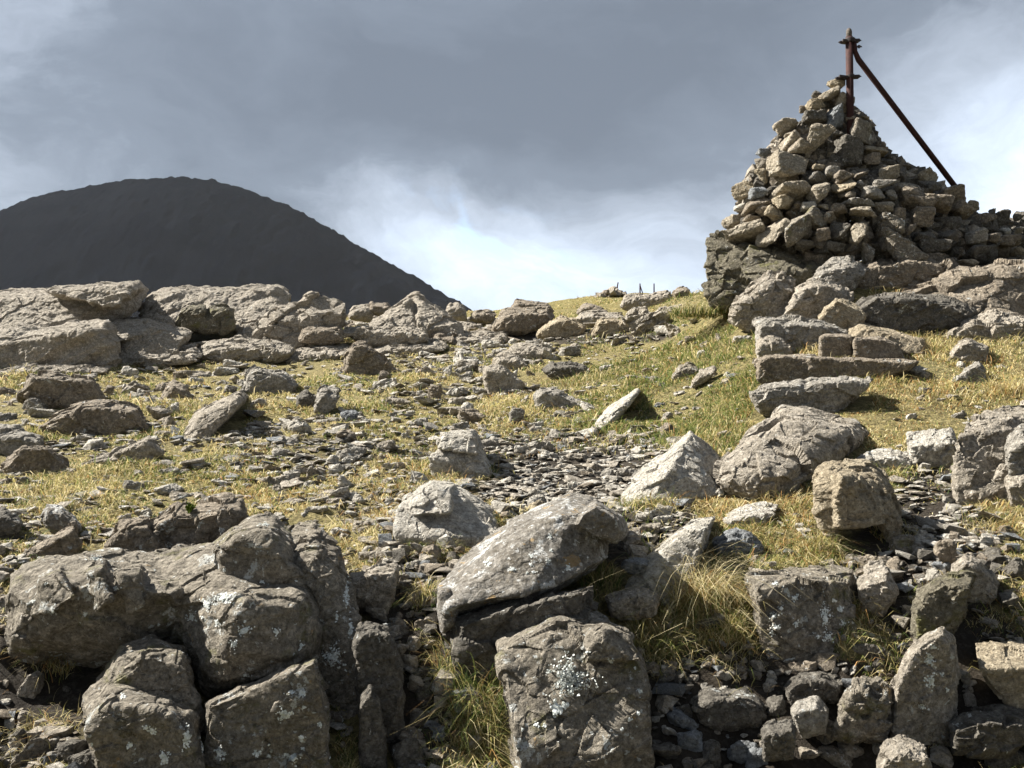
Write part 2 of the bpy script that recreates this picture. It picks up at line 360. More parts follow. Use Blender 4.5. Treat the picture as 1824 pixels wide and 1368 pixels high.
def outline_group(pts, D, T, ft, yaw, fx=0.86, bury=True):
    xs = [p[0] for p in pts]; ys = [p[1] for p in pts]; x0, x1, y0, y1 = min(xs), max(xs), min(ys), max(ys)
    cx, w, h = (x0 + x1) / 2, (x1 - x0), (y1 - y0); cyy = sum(ys) / len(ys)
    mpp = D / F; out = []
    for p in pts:
        t = (y1 - p[1]) / h; dd = p[2] if len(p) > 2 else T * (0.12 + 0.75 * t)
        out.append(pix(p[0], p[1], D + dd + yaw * (p[0] - cx) * mpp))
        qx, qy = cx + (p[0] - cx) * 0.78, cyy + (p[1] - cyy) * 0.78 + h * 0.06
        out.append(pix(qx, qy, D + T * 1.45 + yaw * (qx - cx) * mpp))
        if len(p) < 3:
            fxp = cx + (p[0] - cx) * fx; fy = y1 - (y1 - p[1]) * ft
            out.append(pix(fxp, fy, D - T * 0.10 + T * 0.15 * (1 - ft) + yaw * (fxp - cx) * mpp))
        if t < 0.35 and bury:
            out.append(pix(p[0] * 1.05 - cx * 0.05, p[1] + h * 0.25, D + T * 0.10 + yaw * (p[0] - cx) * mpp))
            out.append(pix(p[0], p[1] + h * 0.25, D + T * 1.2))
    return out, w * mpp, h * mpp
def rock(label, short, mat, groups, T=0.6, ft=0.62, yaw=0.0, D=None, rough=1.0, name='boulder', fx=0.86, group=None, cat='boulder', dense=1.0, smooth=False, bury=True, lie=False, lump=0.0, fix=False):
    """groups: outlines traced in the photograph; T: depth as a share of the width; ft: height share of the front face"""
    if not isinstance(groups[0], list): groups = [groups]
    allp = [p for g in groups for p in g]; xs = [p[0] for p in allp]; ys = [p[1] for p in allp]
    Dg = ground_d((min(xs) + max(xs)) / 2, min(1368, max(ys) - 2)) * 0.985
    D = Dg if D is None else (D if fix else min(D + (0.12 if D < 2.9 else 0.0), Dg))
    if lie: groups = [[(q[0], q[1], max(ground_d(q[0], q[1]) * 0.975 - D, 0)) for q in g] for g in groups]
    gs = []; W = 0; H = 0
    W = (max(xs) - min(xs)) * D / F; H = (max(ys) - min(ys)) * D / F
    for g in groups:
        gw = (max(p[0] for p in g) - min(p[0] for p in g)) * D / F
        q, w, h = outline_group(g, D, T * min(gw, 1.6 * W), ft, yaw, fx, bury); gs.append(q)
    SEED[0] += 7
    sz = min(max(W, 0.02), H * 1.9, 0.45 + 0.11 * D, 1.4)
    vox = max(D / 887.0 * 1.35 / dense, (W + H) / 2 / 150)
    o = make_rock(name, gs, mat, vox, sz, SEED[0], pix((min(xs) + max(xs)) / 2, max(ys), D + 0.1 * W), rough, 1.0, smooth, lump)
    tag(o, label, cat, group)
    if short: LAND.append(((min(xs) + max(xs)) / 2, (min(ys) + max(ys)) / 2, short, (max(xs) - min(xs)) / 2, (max(ys) - min(ys)) / 2))
    return o
# ------------------------------------------------------------------ the boulders, traced one by one
NEAR = 'foreground outcrop rocks'
# bottom left outcrop
rock('massive dark brown boulder, knobbly and lichen spotted, filling the bottom left foreground', 'the massive dark foreground boulder', 'lichen',
     [[(14,1052,.18),(35,1002,.35),(126,980,.45),(197,976,.5),(276,994,.5),(420,1000,.5),(300,1060,.05),(120,1040,.08),(40,1075,.08),(178,1140,.14),(25,1140,.12),(400,1200,.35),(178,1186,.32),(20,1190,.32)],
      [(276,998,.40),(318,970,.48),(375,963,.50),(470,975,.5),(553,1018,.36),(562,1050,.22),(566,1120,.10),(560,1164,.12),(474,1215,.10),(375,1245,.12),(345,1190,.02),(290,1040,.2),(430,1070,-.02),(520,1080,.0),(520,1170,-.02),(400,1160,-.08),(390,1215,-.02)],
      [(372,975,.6),(414,939,.62),(454,919,.66),(490,921,.66),(524,957,.55),(553,1018,.42),(560,1060,.22),(500,990,.12),(440,1000,.18),(400,1060,.2)],
      [(60,1015,.3),(110,1004,.3),(135,1060,.0),(95,1090,.02),(45,1100,.1)],[(150,1010,.3),(185,1000,.3),(200,1070,.0),(165,1090,.03)],[(205,1010,.28),(250,1008,.28),(262,1080,.02),(225,1100,.04)]],
     T=0.35, ft=0.80, D=2.72, rough=0.42, fx=0.93, dense=1.2, lump=0.024, bury=False)
rock('tall upright dark slab with a white streaked edge right of the massive boulder', 'the white-edged upright slab', 'lichen',
     [[(503,950,.62),(515,931,.62),(560,929,.58),(592,957,.48),(604,975,.40),(622,1050,.24),(640,1120,.12),(655,1230,.03),(670,1420,0),(585,1420,0),(568,1164,.12),(556,1018,.42)]], T=0.4, ft=0.95, D=2.86, fx=0.95, rough=0.9, lump=0.014, fix=True)
rock('dark lichen-blotched block under the massive boulder at the bottom edge', 'the blotched lower block', 'lichen',
     [[(366,1250),(475,1217),(562,1168),(584,1255),(590,1420),(366,1420)]], T=0.5, ft=0.95, D=2.66, rough=0.6, fx=0.95, lump=0.022, fix=True)
rock('rounded dark rock lobe leaning under the left half of the massive boulder', 'the leaning rock lobe', 'lichen',
     [[(166,1215),(213,1152),(268,1130),(300,1148),(328,1148),(342,1195),(358,1270),(300,1260),(190,1250)]], T=0.7, ft=0.7, D=2.62, rough=0.7, lump=0.018)
rock('humped brown rock with pale lichen on its right flank at the bottom left', 'the humped lower left rock', 'lichen',
     [[(146,1240),(190,1203),(245,1210),(308,1232),(350,1275),(370,1420),(205,1420),(213,1320),(155,1290)]], T=0.7, ft=0.75, D=2.52, rough=0.7, lump=0.018)
rock('small rounded mossy knob in the notch of the humped lower left rock', None, 'moss', [(190,1290),(200,1268),(225,1262),(243,1275),(238,1300),(215,1310)], T=0.9, D=2.42, name='stone', cat='stone')
rock('dark pointed rock directly behind the left shoulder of the massive boulder', 'the dark pointed rock behind the massive boulder', 'brown',
     [(175,990),(197,952),(213,923),(268,918),(284,950),(298,1000)], T=0.5, ft=0.75, D=3.5)
rock('rounded grey-brown rock with a moss spot behind the massive boulder', 'the rounded mossy-spotted rock', 'brown',
     [[(262,985),(270,925),(316,890),(350,895),(360,985)],[(345,900),(395,881),(432,885),(447,920),(440,965),(330,985)]], T=0.7, ft=0.72, D=3.55, yaw=0.2)
rock('low wedge-shaped rock sloping left in the yellow grass behind the massive boulder', 'the low wedge rock', 'brown', [(43,984),(90,955),(134,928),(144,968),(120,992),(60,1000)], T=0.5, ft=0.75, yaw=0.3)
rock('small pyramid rock with a bright lichen patch in the left grass', 'the lichen-patched pyramid rock', 'slab', [(74,922),(83,896),(110,902),(143,932),(130,945),(90,942)], T=0.8)
rock('dark rock cut off by the left edge above the massive boulder', None, 'dark', [(-30,905),(10,902),(40,926),(30,950),(-30,952)], T=0.8)
# gap right of the massive boulder
rock('split brown block with a sharp upper edge in the gap right of the massive boulder', 'the split block in the rubble gap', 'warm',
     [(622,1025),(668,1007),(709,1005),(708,1050),(690,1082),(632,1060)], T=0.6, ft=0.8, D=3.2)
rock('tall dark standing slab beside the white-edged upright slab', 'the dark standing slab', 'dark',
     [[(628,1135),(640,1112),(660,1106),(690,1112),(700,1150),(716,1180),(718,1260),(690,1300),(650,1300)]], T=0.8, ft=0.9, D=3.0)
rock('narrow dark slab standing at the foot of the white-edged upright slab', 'the narrow lower slab', 'dark',
     [(640,1240),(660,1215),(676,1240),(690,1330),(688,1420),(640,1420)], T=0.8, ft=0.9, D=2.75)
# centre
rock('long tilted slab boulder covered in pale and orange lichen, centre foreground', 'the long tilted lichened slab', 'slab',
     [[(785,1040,.20),(805,1008,.30),(837,972,.40),(876,945,.50),(940,913,.62),(979,890,.70),(1018,876,.76),(1052,882,.78),(1076,900,.74),(1084,994,.20),(1034,1016,.10),(995,1038,.05),(940,1055,0),(876,1067,-.02),(797,1083,-.04),(950,985,.22),
       (815,1100,.45),(900,1080,.55),(1000,1050,.6)],
      [(1030,905,.84),(1060,888,.86),(1109,921,.78),(1117,945,.70),(1101,968,.62),(1062,955,.55),(1015,930,.6)],
      [(782,1042,.20),(797,1083,.0),(790,1128,.12),(806,1112,.2),(815,1085,.2),(800,1040,.2)]], bury=False, T=0.25, D=3.0, rough=0.15, dense=1.25, lump=0.017)
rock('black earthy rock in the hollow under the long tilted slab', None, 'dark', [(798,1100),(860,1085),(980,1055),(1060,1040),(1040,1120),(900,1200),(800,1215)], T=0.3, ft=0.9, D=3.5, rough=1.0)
rock('squarish upright block with a big frilly grey lichen rosette in the lower centre', 'the rosette-lichened block', 'lichen',
     [[(884,1146,.24),(894,1130,.30),(979,1092,.36),(998,1107,.20),(1125,1132,.16),(1141,1176,.08),(1153,1235,.02),(1160,1330,-.04),(1060,1345,-.10),(940,1400,-.12),(922,1330,-.10),(892,1160,.10),(980,1125,.10),(1100,1118,.28),(1150,1200,.35)],
      [(1040,1112,.25),(1080,1110,.34),(1126,1131,.30),(1140,1165,.05),(1040,1160,.06),(1065,1138,.02)],[(886,1170,.10),(896,1160,.08),(940,1235,.03),(985,1240,.0),(1000,1330,-.12),(930,1400,-.15),(918,1330,-.13)]], T=0.35, D=2.62, rough=0.6, dense=1.25, lump=0.016)
rock('rounded grey rock peeping over the top of the rosette-lichened block', None, 'grey', [(945,1112),(960,1088),(1000,1077),(1045,1080),(1080,1100),(1090,1125),(960,1130)], T=0.6, D=2.98)
rock('pale cream boulder with a broken face above the long tilted slab', 'the pale cream boulder', 'pale',
     [[(703,941,.0),(712,905,.1),(722,884,.3),(765,855,.7),(813,861,.75),(850,885,.6),(876,905,.5),(888,935,.35),(850,968,.1),(797,953,-.02),(750,960,-.04),(710,955,-.02),(800,915,.12),(740,900,.22)],
      [(722,885,.3),(770,856,.6),(812,862,.65),(800,900,.25),(740,905,.1)]], T=0.4, rough=0.48, lump=0.01, dense=1.2)
rock('sharp-peaked pale boulder with a bright left side, right of centre', 'the sharp-peaked pale boulder', 'pale',
     [(1106,872,.20),(1150,835,.45),(1191,812,.5),(1229,764,.55),(1252,786,.5),(1285,817,.62),(1283,850,.5),(1206,862,.02),(1158,892,-.04),(1120,885,.05),(1195,835,.02),(1232,772,.42)], T=0.4, rough=0.7, dense=1.2)
rock('big broad pitted grey boulder lying tilted in the right middle', 'the broad pitted boulder', 'warm',
     [[(1284,824,.15),(1318,790,.4),(1350,760,.75),(1392,722,1.0),(1433,723,1.05),(1460,744,1.0),(1525,751,1.0),(1541,772,.85),(1521,794,.55),(1440,800,.2),(1395,850,.0),(1347,868,-.05),(1303,846,.0)],
      [(1327,862,-.05),(1347,845,0),(1395,822,.1),(1415,837,.15),(1395,866,.1),(1347,888,.0)]], T=0.4, D=4.75, rough=0.9, dense=1.3)
rock('tall block with an orange-lit left face and a black hollow under its front', 'the hollow-fronted block', 'tan',
     [[(1448,838,.18),(1467,821,.28),(1498,820,.3),(1545,824,.35),(1576,837,.3),(1592,864,.2),(1607,919,.2),(1580,935,.0),(1495,945,.0),(1491,892,-.02),(1452,900,.3),(1500,850,-.03)],
      [(1448,845,.2),(1470,840,.1),(1495,870,.0),(1492,984,.05),(1482,975,.1),(1450,905,.28)],
      [(1575,870,.1),(1607,919,.2),(1605,960,.2),(1580,980,.1),(1565,930,.1)]], T=0.4, D=3.85, rough=0.9, dense=1.15, bury=False)
rock('huge buff cliff-like boulder at the right edge, dark cracked and white spotted', 'the huge buff boulder at the right edge', 'warm',
     [[(1699,783,.1),(1727,750,.25),(1764,729,.4),(1850,705,.6),(1850,790,.2),(1800,890,.0),(1756,890,.0),(1734,880,.0),(1706,846,.05)]], T=0.5, ft=0.85, D=4.3, rough=1.2)
rock('smooth grey-pink rock leaning on the huge buff boulder, cut by the right edge', None, 'grey', [(1790,800),(1794,778),(1815,758),(1870,745),(1870,850),(1800,830)], T=0.8, D=4.0)
rock('lower mottled rock below the smooth one, cut by the right edge', None, 'warm', [(1790,850),(1830,820),(1870,815),(1870,900),(1800,885)], T=0.8, D=4.0)
rock('white-topped angular block in the grass left of the huge buff boulder', 'the white-topped angular block', 'pale', [(1614,770),(1650,765),(1695,762),(1705,784),(1692,828),(1625,818)], T=0.9, ft=0.55)
rock('pale twin-peaked rock just above the hollow-fronted block', 'the twin-peaked pale rock', 'pale', [[(1542,808),(1580,796),(1617,809),(1626,840),(1570,835)],[(1520,825),(1546,803),(1575,826),(1570,840),(1530,838)]], T=0.7, ft=0.6)
rock('long bright slab leaning up to the right, just right of the long tilted slab', 'the long leaning bright slab', 'pale',
     [[(1115,1032,.02),(1150,1000,.12),(1192,958,.3),(1230,925,.5),(1275,918,.55),(1262,945,.35),(1255,972,.2),(1225,1015,.0),(1184,1047,-.05),(1130,1043,-.05)]], T=0.2, D=3.3, rough=0.6, lie=True)
rock('low wedge stone tucked beneath the lower end of the long leaning bright slab', None, 'warm', [(1080,1062),(1130,1043),(1172,1058),(1168,1080),(1130,1095),(1090,1085)], T=0.7, D=3.15)
rock('flat-topped pale stone at the upper end of the long leaning bright slab', 'the flat-topped pale stone', 'pale', [(1283,922),(1330,896),(1387,897),(1365,922),(1303,938)], T=0.7, ft=0.45)
rock('bluish round-backed stone right of the long leaning bright slab', 'the bluish round-backed stone', 'blue', [(1270,962),(1303,940),(1335,950),(1360,970),(1340,990),(1280,982)], T=0.7)
rock('large flat-topped block with white lichen down its dark face, lower right', 'the flat-topped lichened block', 'lichen',
     [[(1332,1028,.15),(1418,1004,.6),(1513,1003,.62),(1523,1040,.35),(1525,1150,.2),(1477,1176,.0),(1394,1168,.0),(1360,1120,.02),(1350,1050,.0),(1430,1035,.05),(1515,1035,.15)]], T=0.5, D=3.1, rough=0.85, dense=1.15)
rock('strata-edged stone against the right side of the flat-topped lichened block', None, 'warm', [(1525,1035),(1545,1015),(1580,1005),(1602,1050),(1570,1085),(1535,1070)], T=0.8, D=3.25)
rock('moss-edged boulder with dead grass over it near the right edge', 'the moss-edged boulder', 'moss', [[(1624,1070),(1656,1033),(1695,1018),(1735,1022),(1720,1090),(1680,1130),(1630,1130)]], T=0.7, D=3.05, ft=0.75)
rock('bent grey-buff rock arching up behind the moss-edged boulder', None, 'warm', [(1690,1025),(1700,1000),(1719,983),(1743,994),(1782,1038),(1767,1068),(1725,1060)], T=0.6, D=3.25, ft=0.75)
rock('tall buff pillar rock with a white lichen spot standing at the lower right', 'the tall buff pillar rock', 'warm',
     [[(1584,1290),(1588,1218),(1616,1158),(1648,1127),(1680,1113),(1700,1131),(1706,1206),(1700,1290),(1650,1310)]], T=0.6, ft=0.9, D=2.72, yaw=0.25, rough=1.0, fx=0.8)
rock('buff slab with a clean vertical face cut off by the lower right edge', 'the clean-faced slab at the right edge', 'tan', [(1735,1143),(1790,1140),(1870,1150),(1870,1270),(1815,1262),(1775,1214)], T=0.7, D=2.75, rough=0.6)
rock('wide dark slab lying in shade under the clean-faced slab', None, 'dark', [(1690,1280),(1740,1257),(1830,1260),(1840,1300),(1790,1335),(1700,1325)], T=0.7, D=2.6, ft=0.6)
rock('jagged crusty dark rock with pits at the bottom right', 'the jagged crusty rock', 'lichen', [[(1490,1290),(1505,1235),(1535,1203),(1585,1218),(1590,1260),(1570,1295)],[(1500,1250),(1520,1205),(1540,1210),(1530,1290)]], T=0.8, D=2.62, rough=2.0)
rock('smooth-sided angular grey block left of the jagged crusty rock', 'the smooth angular grey block', 'grey', [(1407,1260),(1420,1248),(1457,1236),(1476,1262),(1470,1290),(1430,1300)], T=0.8, D=2.62, rough=0.7)
rock('dark flat-topped block beside the smooth angular grey block', None, 'dark', [(1354,1300),(1365,1285),(1412,1278),(1420,1300),(1410,1335),(1362,1340)], T=0.8, D=2.52)
rock('crusty pale-edged rock at the bottom edge below the tall buff pillar rock', None, 'warm', [(1562,1360),(1575,1322),(1600,1310),(1650,1325),(1670,1390),(1570,1400)], T=0.8, D=2.42, rough=1.2)
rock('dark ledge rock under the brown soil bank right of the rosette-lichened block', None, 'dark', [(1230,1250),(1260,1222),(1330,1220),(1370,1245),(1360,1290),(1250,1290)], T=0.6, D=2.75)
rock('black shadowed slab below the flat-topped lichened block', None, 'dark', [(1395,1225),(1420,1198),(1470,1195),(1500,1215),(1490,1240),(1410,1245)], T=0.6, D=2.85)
# middle slope, left
rock('smooth grey boulder with a rounded crest standing in the left middle grass', 'the smooth round-crested boulder', 'grey', [(433,690),(441,662),(455,650),(505,660),(533,684),(505,705),(440,702)], T=0.7, ft=0.75, yaw=0.2)
rock('long straight-bedded slab sloping down left, left of the middle', 'the long bedded slab', 'warm', [[(326,773,0),(347,735,.3),(432,693,1.0),(443,707,1.0),(393,747,.4),(351,780,0)]], T=0.12, rough=0.7, lie=True)
rock('big dark-faced boulder with a sloping left shoulder in the left grass', 'the big sloping-shouldered boulder', 'brown', [(70,757),(110,732),(151,713),(196,714),(246,724),(262,754),(200,775),(110,772)], T=0.5, ft=0.8)
rock('squat dark-fronted boulder with a pale left end at the far left', 'the squat dark-fronted boulder', 'brown', [(30,702),(53,664),(84,665),(168,674),(184,709),(120,725),(50,718)], T=0.5, ft=0.85, yaw=0.2)
rock('little dark pyramid rock between grass tufts in the left middle', 'the little dark pyramid rock', 'brown', [(287,710),(297,685),(308,674),(330,685),(343,706),(315,716)], T=0.8)
rock('smooth brown-faced rock leaning left near the left edge', 'the smooth brown-faced rock', 'brown', [(2,828),(39,790),(88,793),(121,822),(110,845),(40,845)], T=0.6, ft=0.85)
rock('layered low slab with a raised fin, left of the middle', 'the layered finned slab', 'warm', [[(144,827),(175,812),(285,800),(280,815),(240,826)],[(200,808),(240,790),(267,772),(288,798),(260,810)]], T=0.8, ft=0.5)
rock('split grey rock at the left edge above the smooth brown-faced rock', 'the split rock at the left edge', 'grey', [(-20,800),(-20,756),(30,760),(77,775),(70,795),(30,810)], T=0.6)
rock('stubby rounded dark rock beside the leaning two-toned one, left of centre', None, 'dark', [(526,725),(530,702),(546,692),(560,705),(558,726)], T=0.8)
rock('upright two-toned split rock leaning right, left of centre', 'the upright two-toned rock', 'grey', [(560,720),(568,690),(577,683),(608,690),(600,715),(570,736)], T=0.7, yaw=0.2)
rock('dark triangular boulder with a steep left side in the upper middle slope', 'the dark triangular boulder', 'brown', [(606,664),(618,640),(626,610),(645,607),(685,637),(714,662),(660,668)], T=0.6, ft=0.85)
rock('ribbed brown boulder with a white spot in the centre of the slope', 'the ribbed brown boulder', 'warm', [(860,668),(862,650),(899,652),(932,682),(922,700),(869,702)], T=0.7, ft=0.8, yaw=0.2)
rock('bright stepped boulder with a cracked grey face in the very centre', 'the bright stepped boulder', 'pale',
     [[(762,815,0),(784,795,.2),(800,775,.4),(846,768,.4),(852,800,.3),(873,824,.35),(838,842,.05),(782,853,0),(815,800,.1)],[(783,790,.4),(784,769,.6),(846,766,.6),(850,800,.5)]], T=0.3, rough=0.9, dense=1.2)
rock('low dark-sided rock with a rounded lit top in the hollow right of centre', 'the low dark-sided rock', 'grey', [(948,703),(962,690),(990,691),(1040,718),(1010,728),(960,722)], T=0.6, ft=0.7)
rock('thin pointed shard leaning up out of a grassy hummock right of centre', 'the leaning pointed shard', 'pale', [[(1060,752,0),(1083,724,.1),(1137,690,.35),(1142,697,.35),(1095,735,.15),(1076,760,0)]], T=0.3, rough=0.5, lie=True)
rock('dark rock cap on top of the grassy hummock right of centre', 'the hummock cap rock', 'dark', [(962,658),(985,645),(1015,641),(1045,650),(1050,668),(990,672)], T=0.6)
rock('slanting slate shard pointing up right in the green bank', 'the slanting slate shard', 'warm', [(1232,680),(1245,662),(1274,648),(1278,655),(1250,676),(1236,684)], T=0.5)
rock('rounded dark rock with white scars on the green bank', 'the white-scarred rock', 'lichen', [(1198,667),(1210,650),(1230,645),(1248,658),(1240,670),(1210,672)], T=0.8)
rock('low bumpy grey slab half sunk in turf in the upper centre', 'the low sunken slab', 'warm', [(898,630),(915,612),(950,611),(985,622),(975,634),(930,640)], T=0.6, ft=0.45)
rock('pale ribbed rock just above the ribbed brown boulder', None, 'warm', [(878,650),(882,632),(900,626),(925,632),(942,650),(910,658)], T=0.8, ft=0.55)
# ridge line, left
RG = 'rock outcrops along the ridge'
rock('vast pale sunlit sloping outcrop slab on the ridge at the far left', 'the vast left outcrop', 'warm',
     [[(-140,640,0),(-140,530,3.2),(75,518,3.0),(200,508,3.2),(242,505,3.2),(262,515,3.0),(248,550,1.5),(190,572,.9),(100,600,.2),(0,625,-.1)],
      [(75,520,3.3),(180,510,3.5),(250,504,3.6),(262,512,3.3),(200,540,2.0)]], T=0.2, D=11.5, rough=0.38, lump=0.035, name='rock_outcrop', cat='rock outcrop', group=RG, dense=1.3)
rock('blunt dark-ended sunlit block at the foot of the far left outcrop', 'the blunt dark-ended block', 'warm',
     [[(-100,655),(-100,610),(60,585),(120,572),(195,566),(208,600),(204,640),(150,655),(40,655)]], T=0.35, ft=0.72, D=10.6, rough=0.4, lump=0.035, name='rock_outcrop', cat='rock outcrop', group=RG, dense=1.2)
rock('broad layered outcrop slab on the ridge left of centre, with a blocky right end', 'the broad layered outcrop', 'warm',
     [[(248,548,1.2),(270,522,2.5),(295,514,3.0),(400,514,3),(510,510,2.6),(517,535,2.0),(510,560,1.2),(430,572,.5),(330,570,.4),(260,570,.3)]], T=0.25, D=12.3, rough=0.4, lump=0.04, name='rock_outcrop', cat='rock outcrop', group=RG, dense=1.2)
rock('dark mossy two-part block set into the front of the broad layered outcrop', 'the dark mossy two-part block', 'moss', [[(315,580),(322,550),(345,542),(366,545),(372,585)],[(366,583),(372,545),(400,541),(416,552),(418,575),(400,585)]], T=0.6, ft=0.85, D=12.0, name='rock_outcrop', cat='rock outcrop')
rock('low stepped strata ledges below the broad layered outcrop', 'the stepped strata ledges', 'warm',
     [[(205,640,.0),(215,590,1.5),(260,570,1.8),(345,590,1.2),(335,605,.6),(300,628,.1),(250,642,0)],[(100,600,1.5),(205,566,2.2),(270,566,2.2),(340,588,1.3),(210,600,1.0)]], T=0.2, D=11.0, rough=0.8, name='rock_outcrop', cat='rock outcrop', group=RG)
rock('rough broken crag running down from the ridge left of centre', 'the rough broken crag', 'warm',
     [[(430,600),(450,570),(490,545),(530,545),(520,590),(470,605)],[(510,590),(535,545),(555,527),(580,530),(618,536),(622,560),(590,592)],[(400,615),(430,590),(520,580),(580,590),(560,610),(450,625)]], T=0.45, ft=0.6, D=12.2, rough=1.4, name='rock_outcrop', cat='rock outcrop', group=RG)
rock('low mottled strata hump below the rough broken crag', 'the mottled strata hump', 'warm', [(350,628),(370,608),(420,600),(470,604),(530,618),(500,634),(400,640)], T=0.5, ft=0.5, D=11.0, rough=1.3, name='rock_outcrop', cat='rock outcrop', group=RG)
rock('squarish dark boulder in grass right of the rough broken crag', 'the squarish dark boulder', 'brown', [(533,600),(540,580),(575,577),(608,582),(610,600),(570,608)], T=0.6, D=11.6)
rock('smooth pale hump in front of the rough broken crag', None, 'warm', [(565,576),(580,564),(600,562),(625,575),(600,583)], T=0.6, D=12.5)
rock('peaked outcrop with a long bedded slab leaning right on the skyline, left of centre', 'the peaked skyline outcrop', 'warm',
     [[(662,572,.2),(690,552,.6),(720,535,.9),(735,523,1.0),(745,550,.6),(740,585,.0),(700,585,.0)],
      [(733,524,.9),(742,523,1.0),(790,550,.9),(826,580,.7),(825,592,.3),(770,598,0),(745,575,.0)]], T=0.35, D=12.6, rough=0.5, lump=0.03, name='rock_outcrop', cat='rock outcrop', group=RG, dense=1.2)
rock('flaky low strata left of the peaked skyline outcrop', 'the flaky low strata', 'warm', [[(640,605),(655,590),(700,580),(760,585),(760,602),(700,612)],[(600,590),(640,580),(690,585),(640,600)]], T=0.5, ft=0.55, D=11.8, rough=1.4, name='rock_outcrop', cat='rock outcrop', group=RG)
for k, (q, lab) in enumerate([([(620,560),(630,545),(655,540),(668,552),(660,568)], 'small knob on the skyline left of the peaked outcrop'),
                              ([(655,552),(660,537),(690,540),(700,550),(690,560)], 'dark knob on the skyline touching the peaked outcrop'),
                              ([(790,560),(800,540),(815,536),(828,548),(832,565)], 'pointed knob on the skyline right of the peaked outcrop'),
                              ([(835,565),(845,553),(870,550),(885,560),(870,572)], 'low dark knob on the skyline right of centre-left dip')]):
    rock(lab, None, ['warm', 'brown'][k % 2], q, T=0.8, D=14.5, name='rock_outcrop', cat='rock outcrop')
for q, lab in [([(-30,668),(60,644),(150,640),(205,652),(150,670)], 'low flat ledge in the grass along the foot of the blunt dark-ended block'),
               ([(200,652),(260,626),(350,612),(362,630),(285,650)], 'low flat ledge in the grass below the stepped strata ledges'),
               ([(330,645),(400,624),(475,628),(455,646)], 'low flat ledge in the grass below the mottled strata hump'),
               ([(475,642),(540,616),(620,612),(642,628),(560,643)], 'low flat ledge in the grass below the squarish dark boulder'),
               ([(640,628),(700,608),(780,604),(802,618),(720,630)], 'low flat ledge in the grass below the flaky low strata'),
               ([(760,612),(830,590),(900,592),(905,606),(830,616)], 'low flat ledge in the grass right of the peaked skyline outcrop')]:
    rock(lab, None, 'warm', q, T=0.7, ft=0.4, rough=1.5, name='rock_ledge', cat='rock outcrop', group='rock outcrops along the ridge')
# ridge line, centre
rock('dark-nosed flat boulder on the skyline right of the dip', 'the dark-nosed skyline boulder', 'brown', [[(880,580),(892,554),(918,549),(978,546),(990,565),(950,578),(920,588)]], T=0.6, ft=0.7, D=13.2, yaw=0.1)
rock('dark flat-topped slab behind the dark-nosed skyline boulder', None, 'brown', [(910,548),(920,532),(945,536),(976,539),(985,552)], T=0.6, D=15.5)
rock('smooth tan wedge boulder with folded beds below the skyline', 'the tan wedge boulder', 'tan', [(956,591),(975,574),(997,562),(1030,568),(1045,580),(1035,597),(990,600)], T=0.6, ft=0.75, D=12.2)
rock('blocky orange-tan boulder right of the tan wedge boulder', 'the orange-tan block', 'tan', [(1057,590),(1063,570),(1075,565),(1116,571),(1122,589),(1080,596)], T=0.6, ft=0.85, D=12.0)
rock('dark humped rock on the skyline grass in the centre', 'the dark humped skyline rock', 'brown', [(1027,554),(1035,543),(1045,539),(1062,543),(1081,553),(1060,560)], T=0.7, D=15)
rock('rounded layered rock under the dark humped skyline rock', None, 'warm', [(1020,572),(1035,556),(1060,553),(1110,558),(1118,570),(1060,580)], T=0.6, D=13.3)
rock('rough strata shelf climbing right towards the skyline', 'the climbing strata shelf', 'warm',
     [[(1120,582),(1140,566),(1170,560),(1195,562),(1190,575),(1140,590)],[(1110,572),(1118,552),(1150,545),(1160,560),(1140,575)],[(1155,560),(1175,545),(1205,540),(1215,550),(1190,568)]], T=0.5, ft=0.6, D=11.8, rough=1.3, name='rock_outcrop', cat='rock outcrop')
rock('long low outcrop along the skyline left of the cairn', 'the long low skyline outcrop', 'warm',
     [[(1105,540),(1112,526),(1150,521),(1195,519),(1200,530),(1180,545),(1130,548)]], T=0.3, D=15.0, rough=1.2, name='rock_outcrop', cat='rock outcrop')
rock('dark red-topped boulder on the skyline just left of the cairn bank', None, 'brown', [(1196,522),(1204,513),(1216,510),(1230,514),(1228,528),(1205,530)], T=0.8, D=13.6)
# below the cairn
rock('mossy crumbling rock plinth under the left end of the cairn', 'the mossy rock plinth', 'moss',
     [[(1259,430,.5),(1268,412,.8),(1300,408,1.0),(1470,425,1.0),(1520,440,1.0),(1515,470,.3),(1440,480,.0),(1370,492,.0),(1330,515,.1),(1275,517,.3),(1261,500,.3)]], T=0.3, D=8.7, rough=1.3, name='rock_outcrop', cat='rock outcrop', dense=1.3)
rock('flaky strata outcrop below the mossy rock plinth', 'the flaky strata outcrop', 'warm',
     [[(1305,545),(1315,525),(1345,500),(1369,480),(1395,482),(1418,495),(1417,520),(1401,562),(1335,568)]], T=0.45, ft=0.6, D=8.0, rough=1.5, name='rock_outcrop', cat='rock outcrop', dense=1.2)
rock('leaning slab with a yellow-lichened left edge below the cairn', 'the yellow-edged leaning slab', 'warm', [(1402,555),(1420,512),(1446,496),(1480,500),(1517,514),(1517,534),(1465,563),(1426,568)], T=0.5, ft=0.8, D=7.9, yaw=0.25)
rock('rounded furrowed grey rock at the front foot of the cairn', 'the furrowed grey rock', 'grey', [(1444,496),(1460,475),(1482,461),(1523,458),(1547,480),(1520,506),(1480,508)], T=0.5, ft=0.6, D=8.3)
rock('ochre angular stone with a peaked top beneath the yellow-edged leaning slab', 'the ochre peaked stone', 'tan', [(1456,564),(1470,545),(1488,528),(1515,538),(1545,556),(1535,585),(1480,585)], T=0.6, ft=0.85, D=7.5)
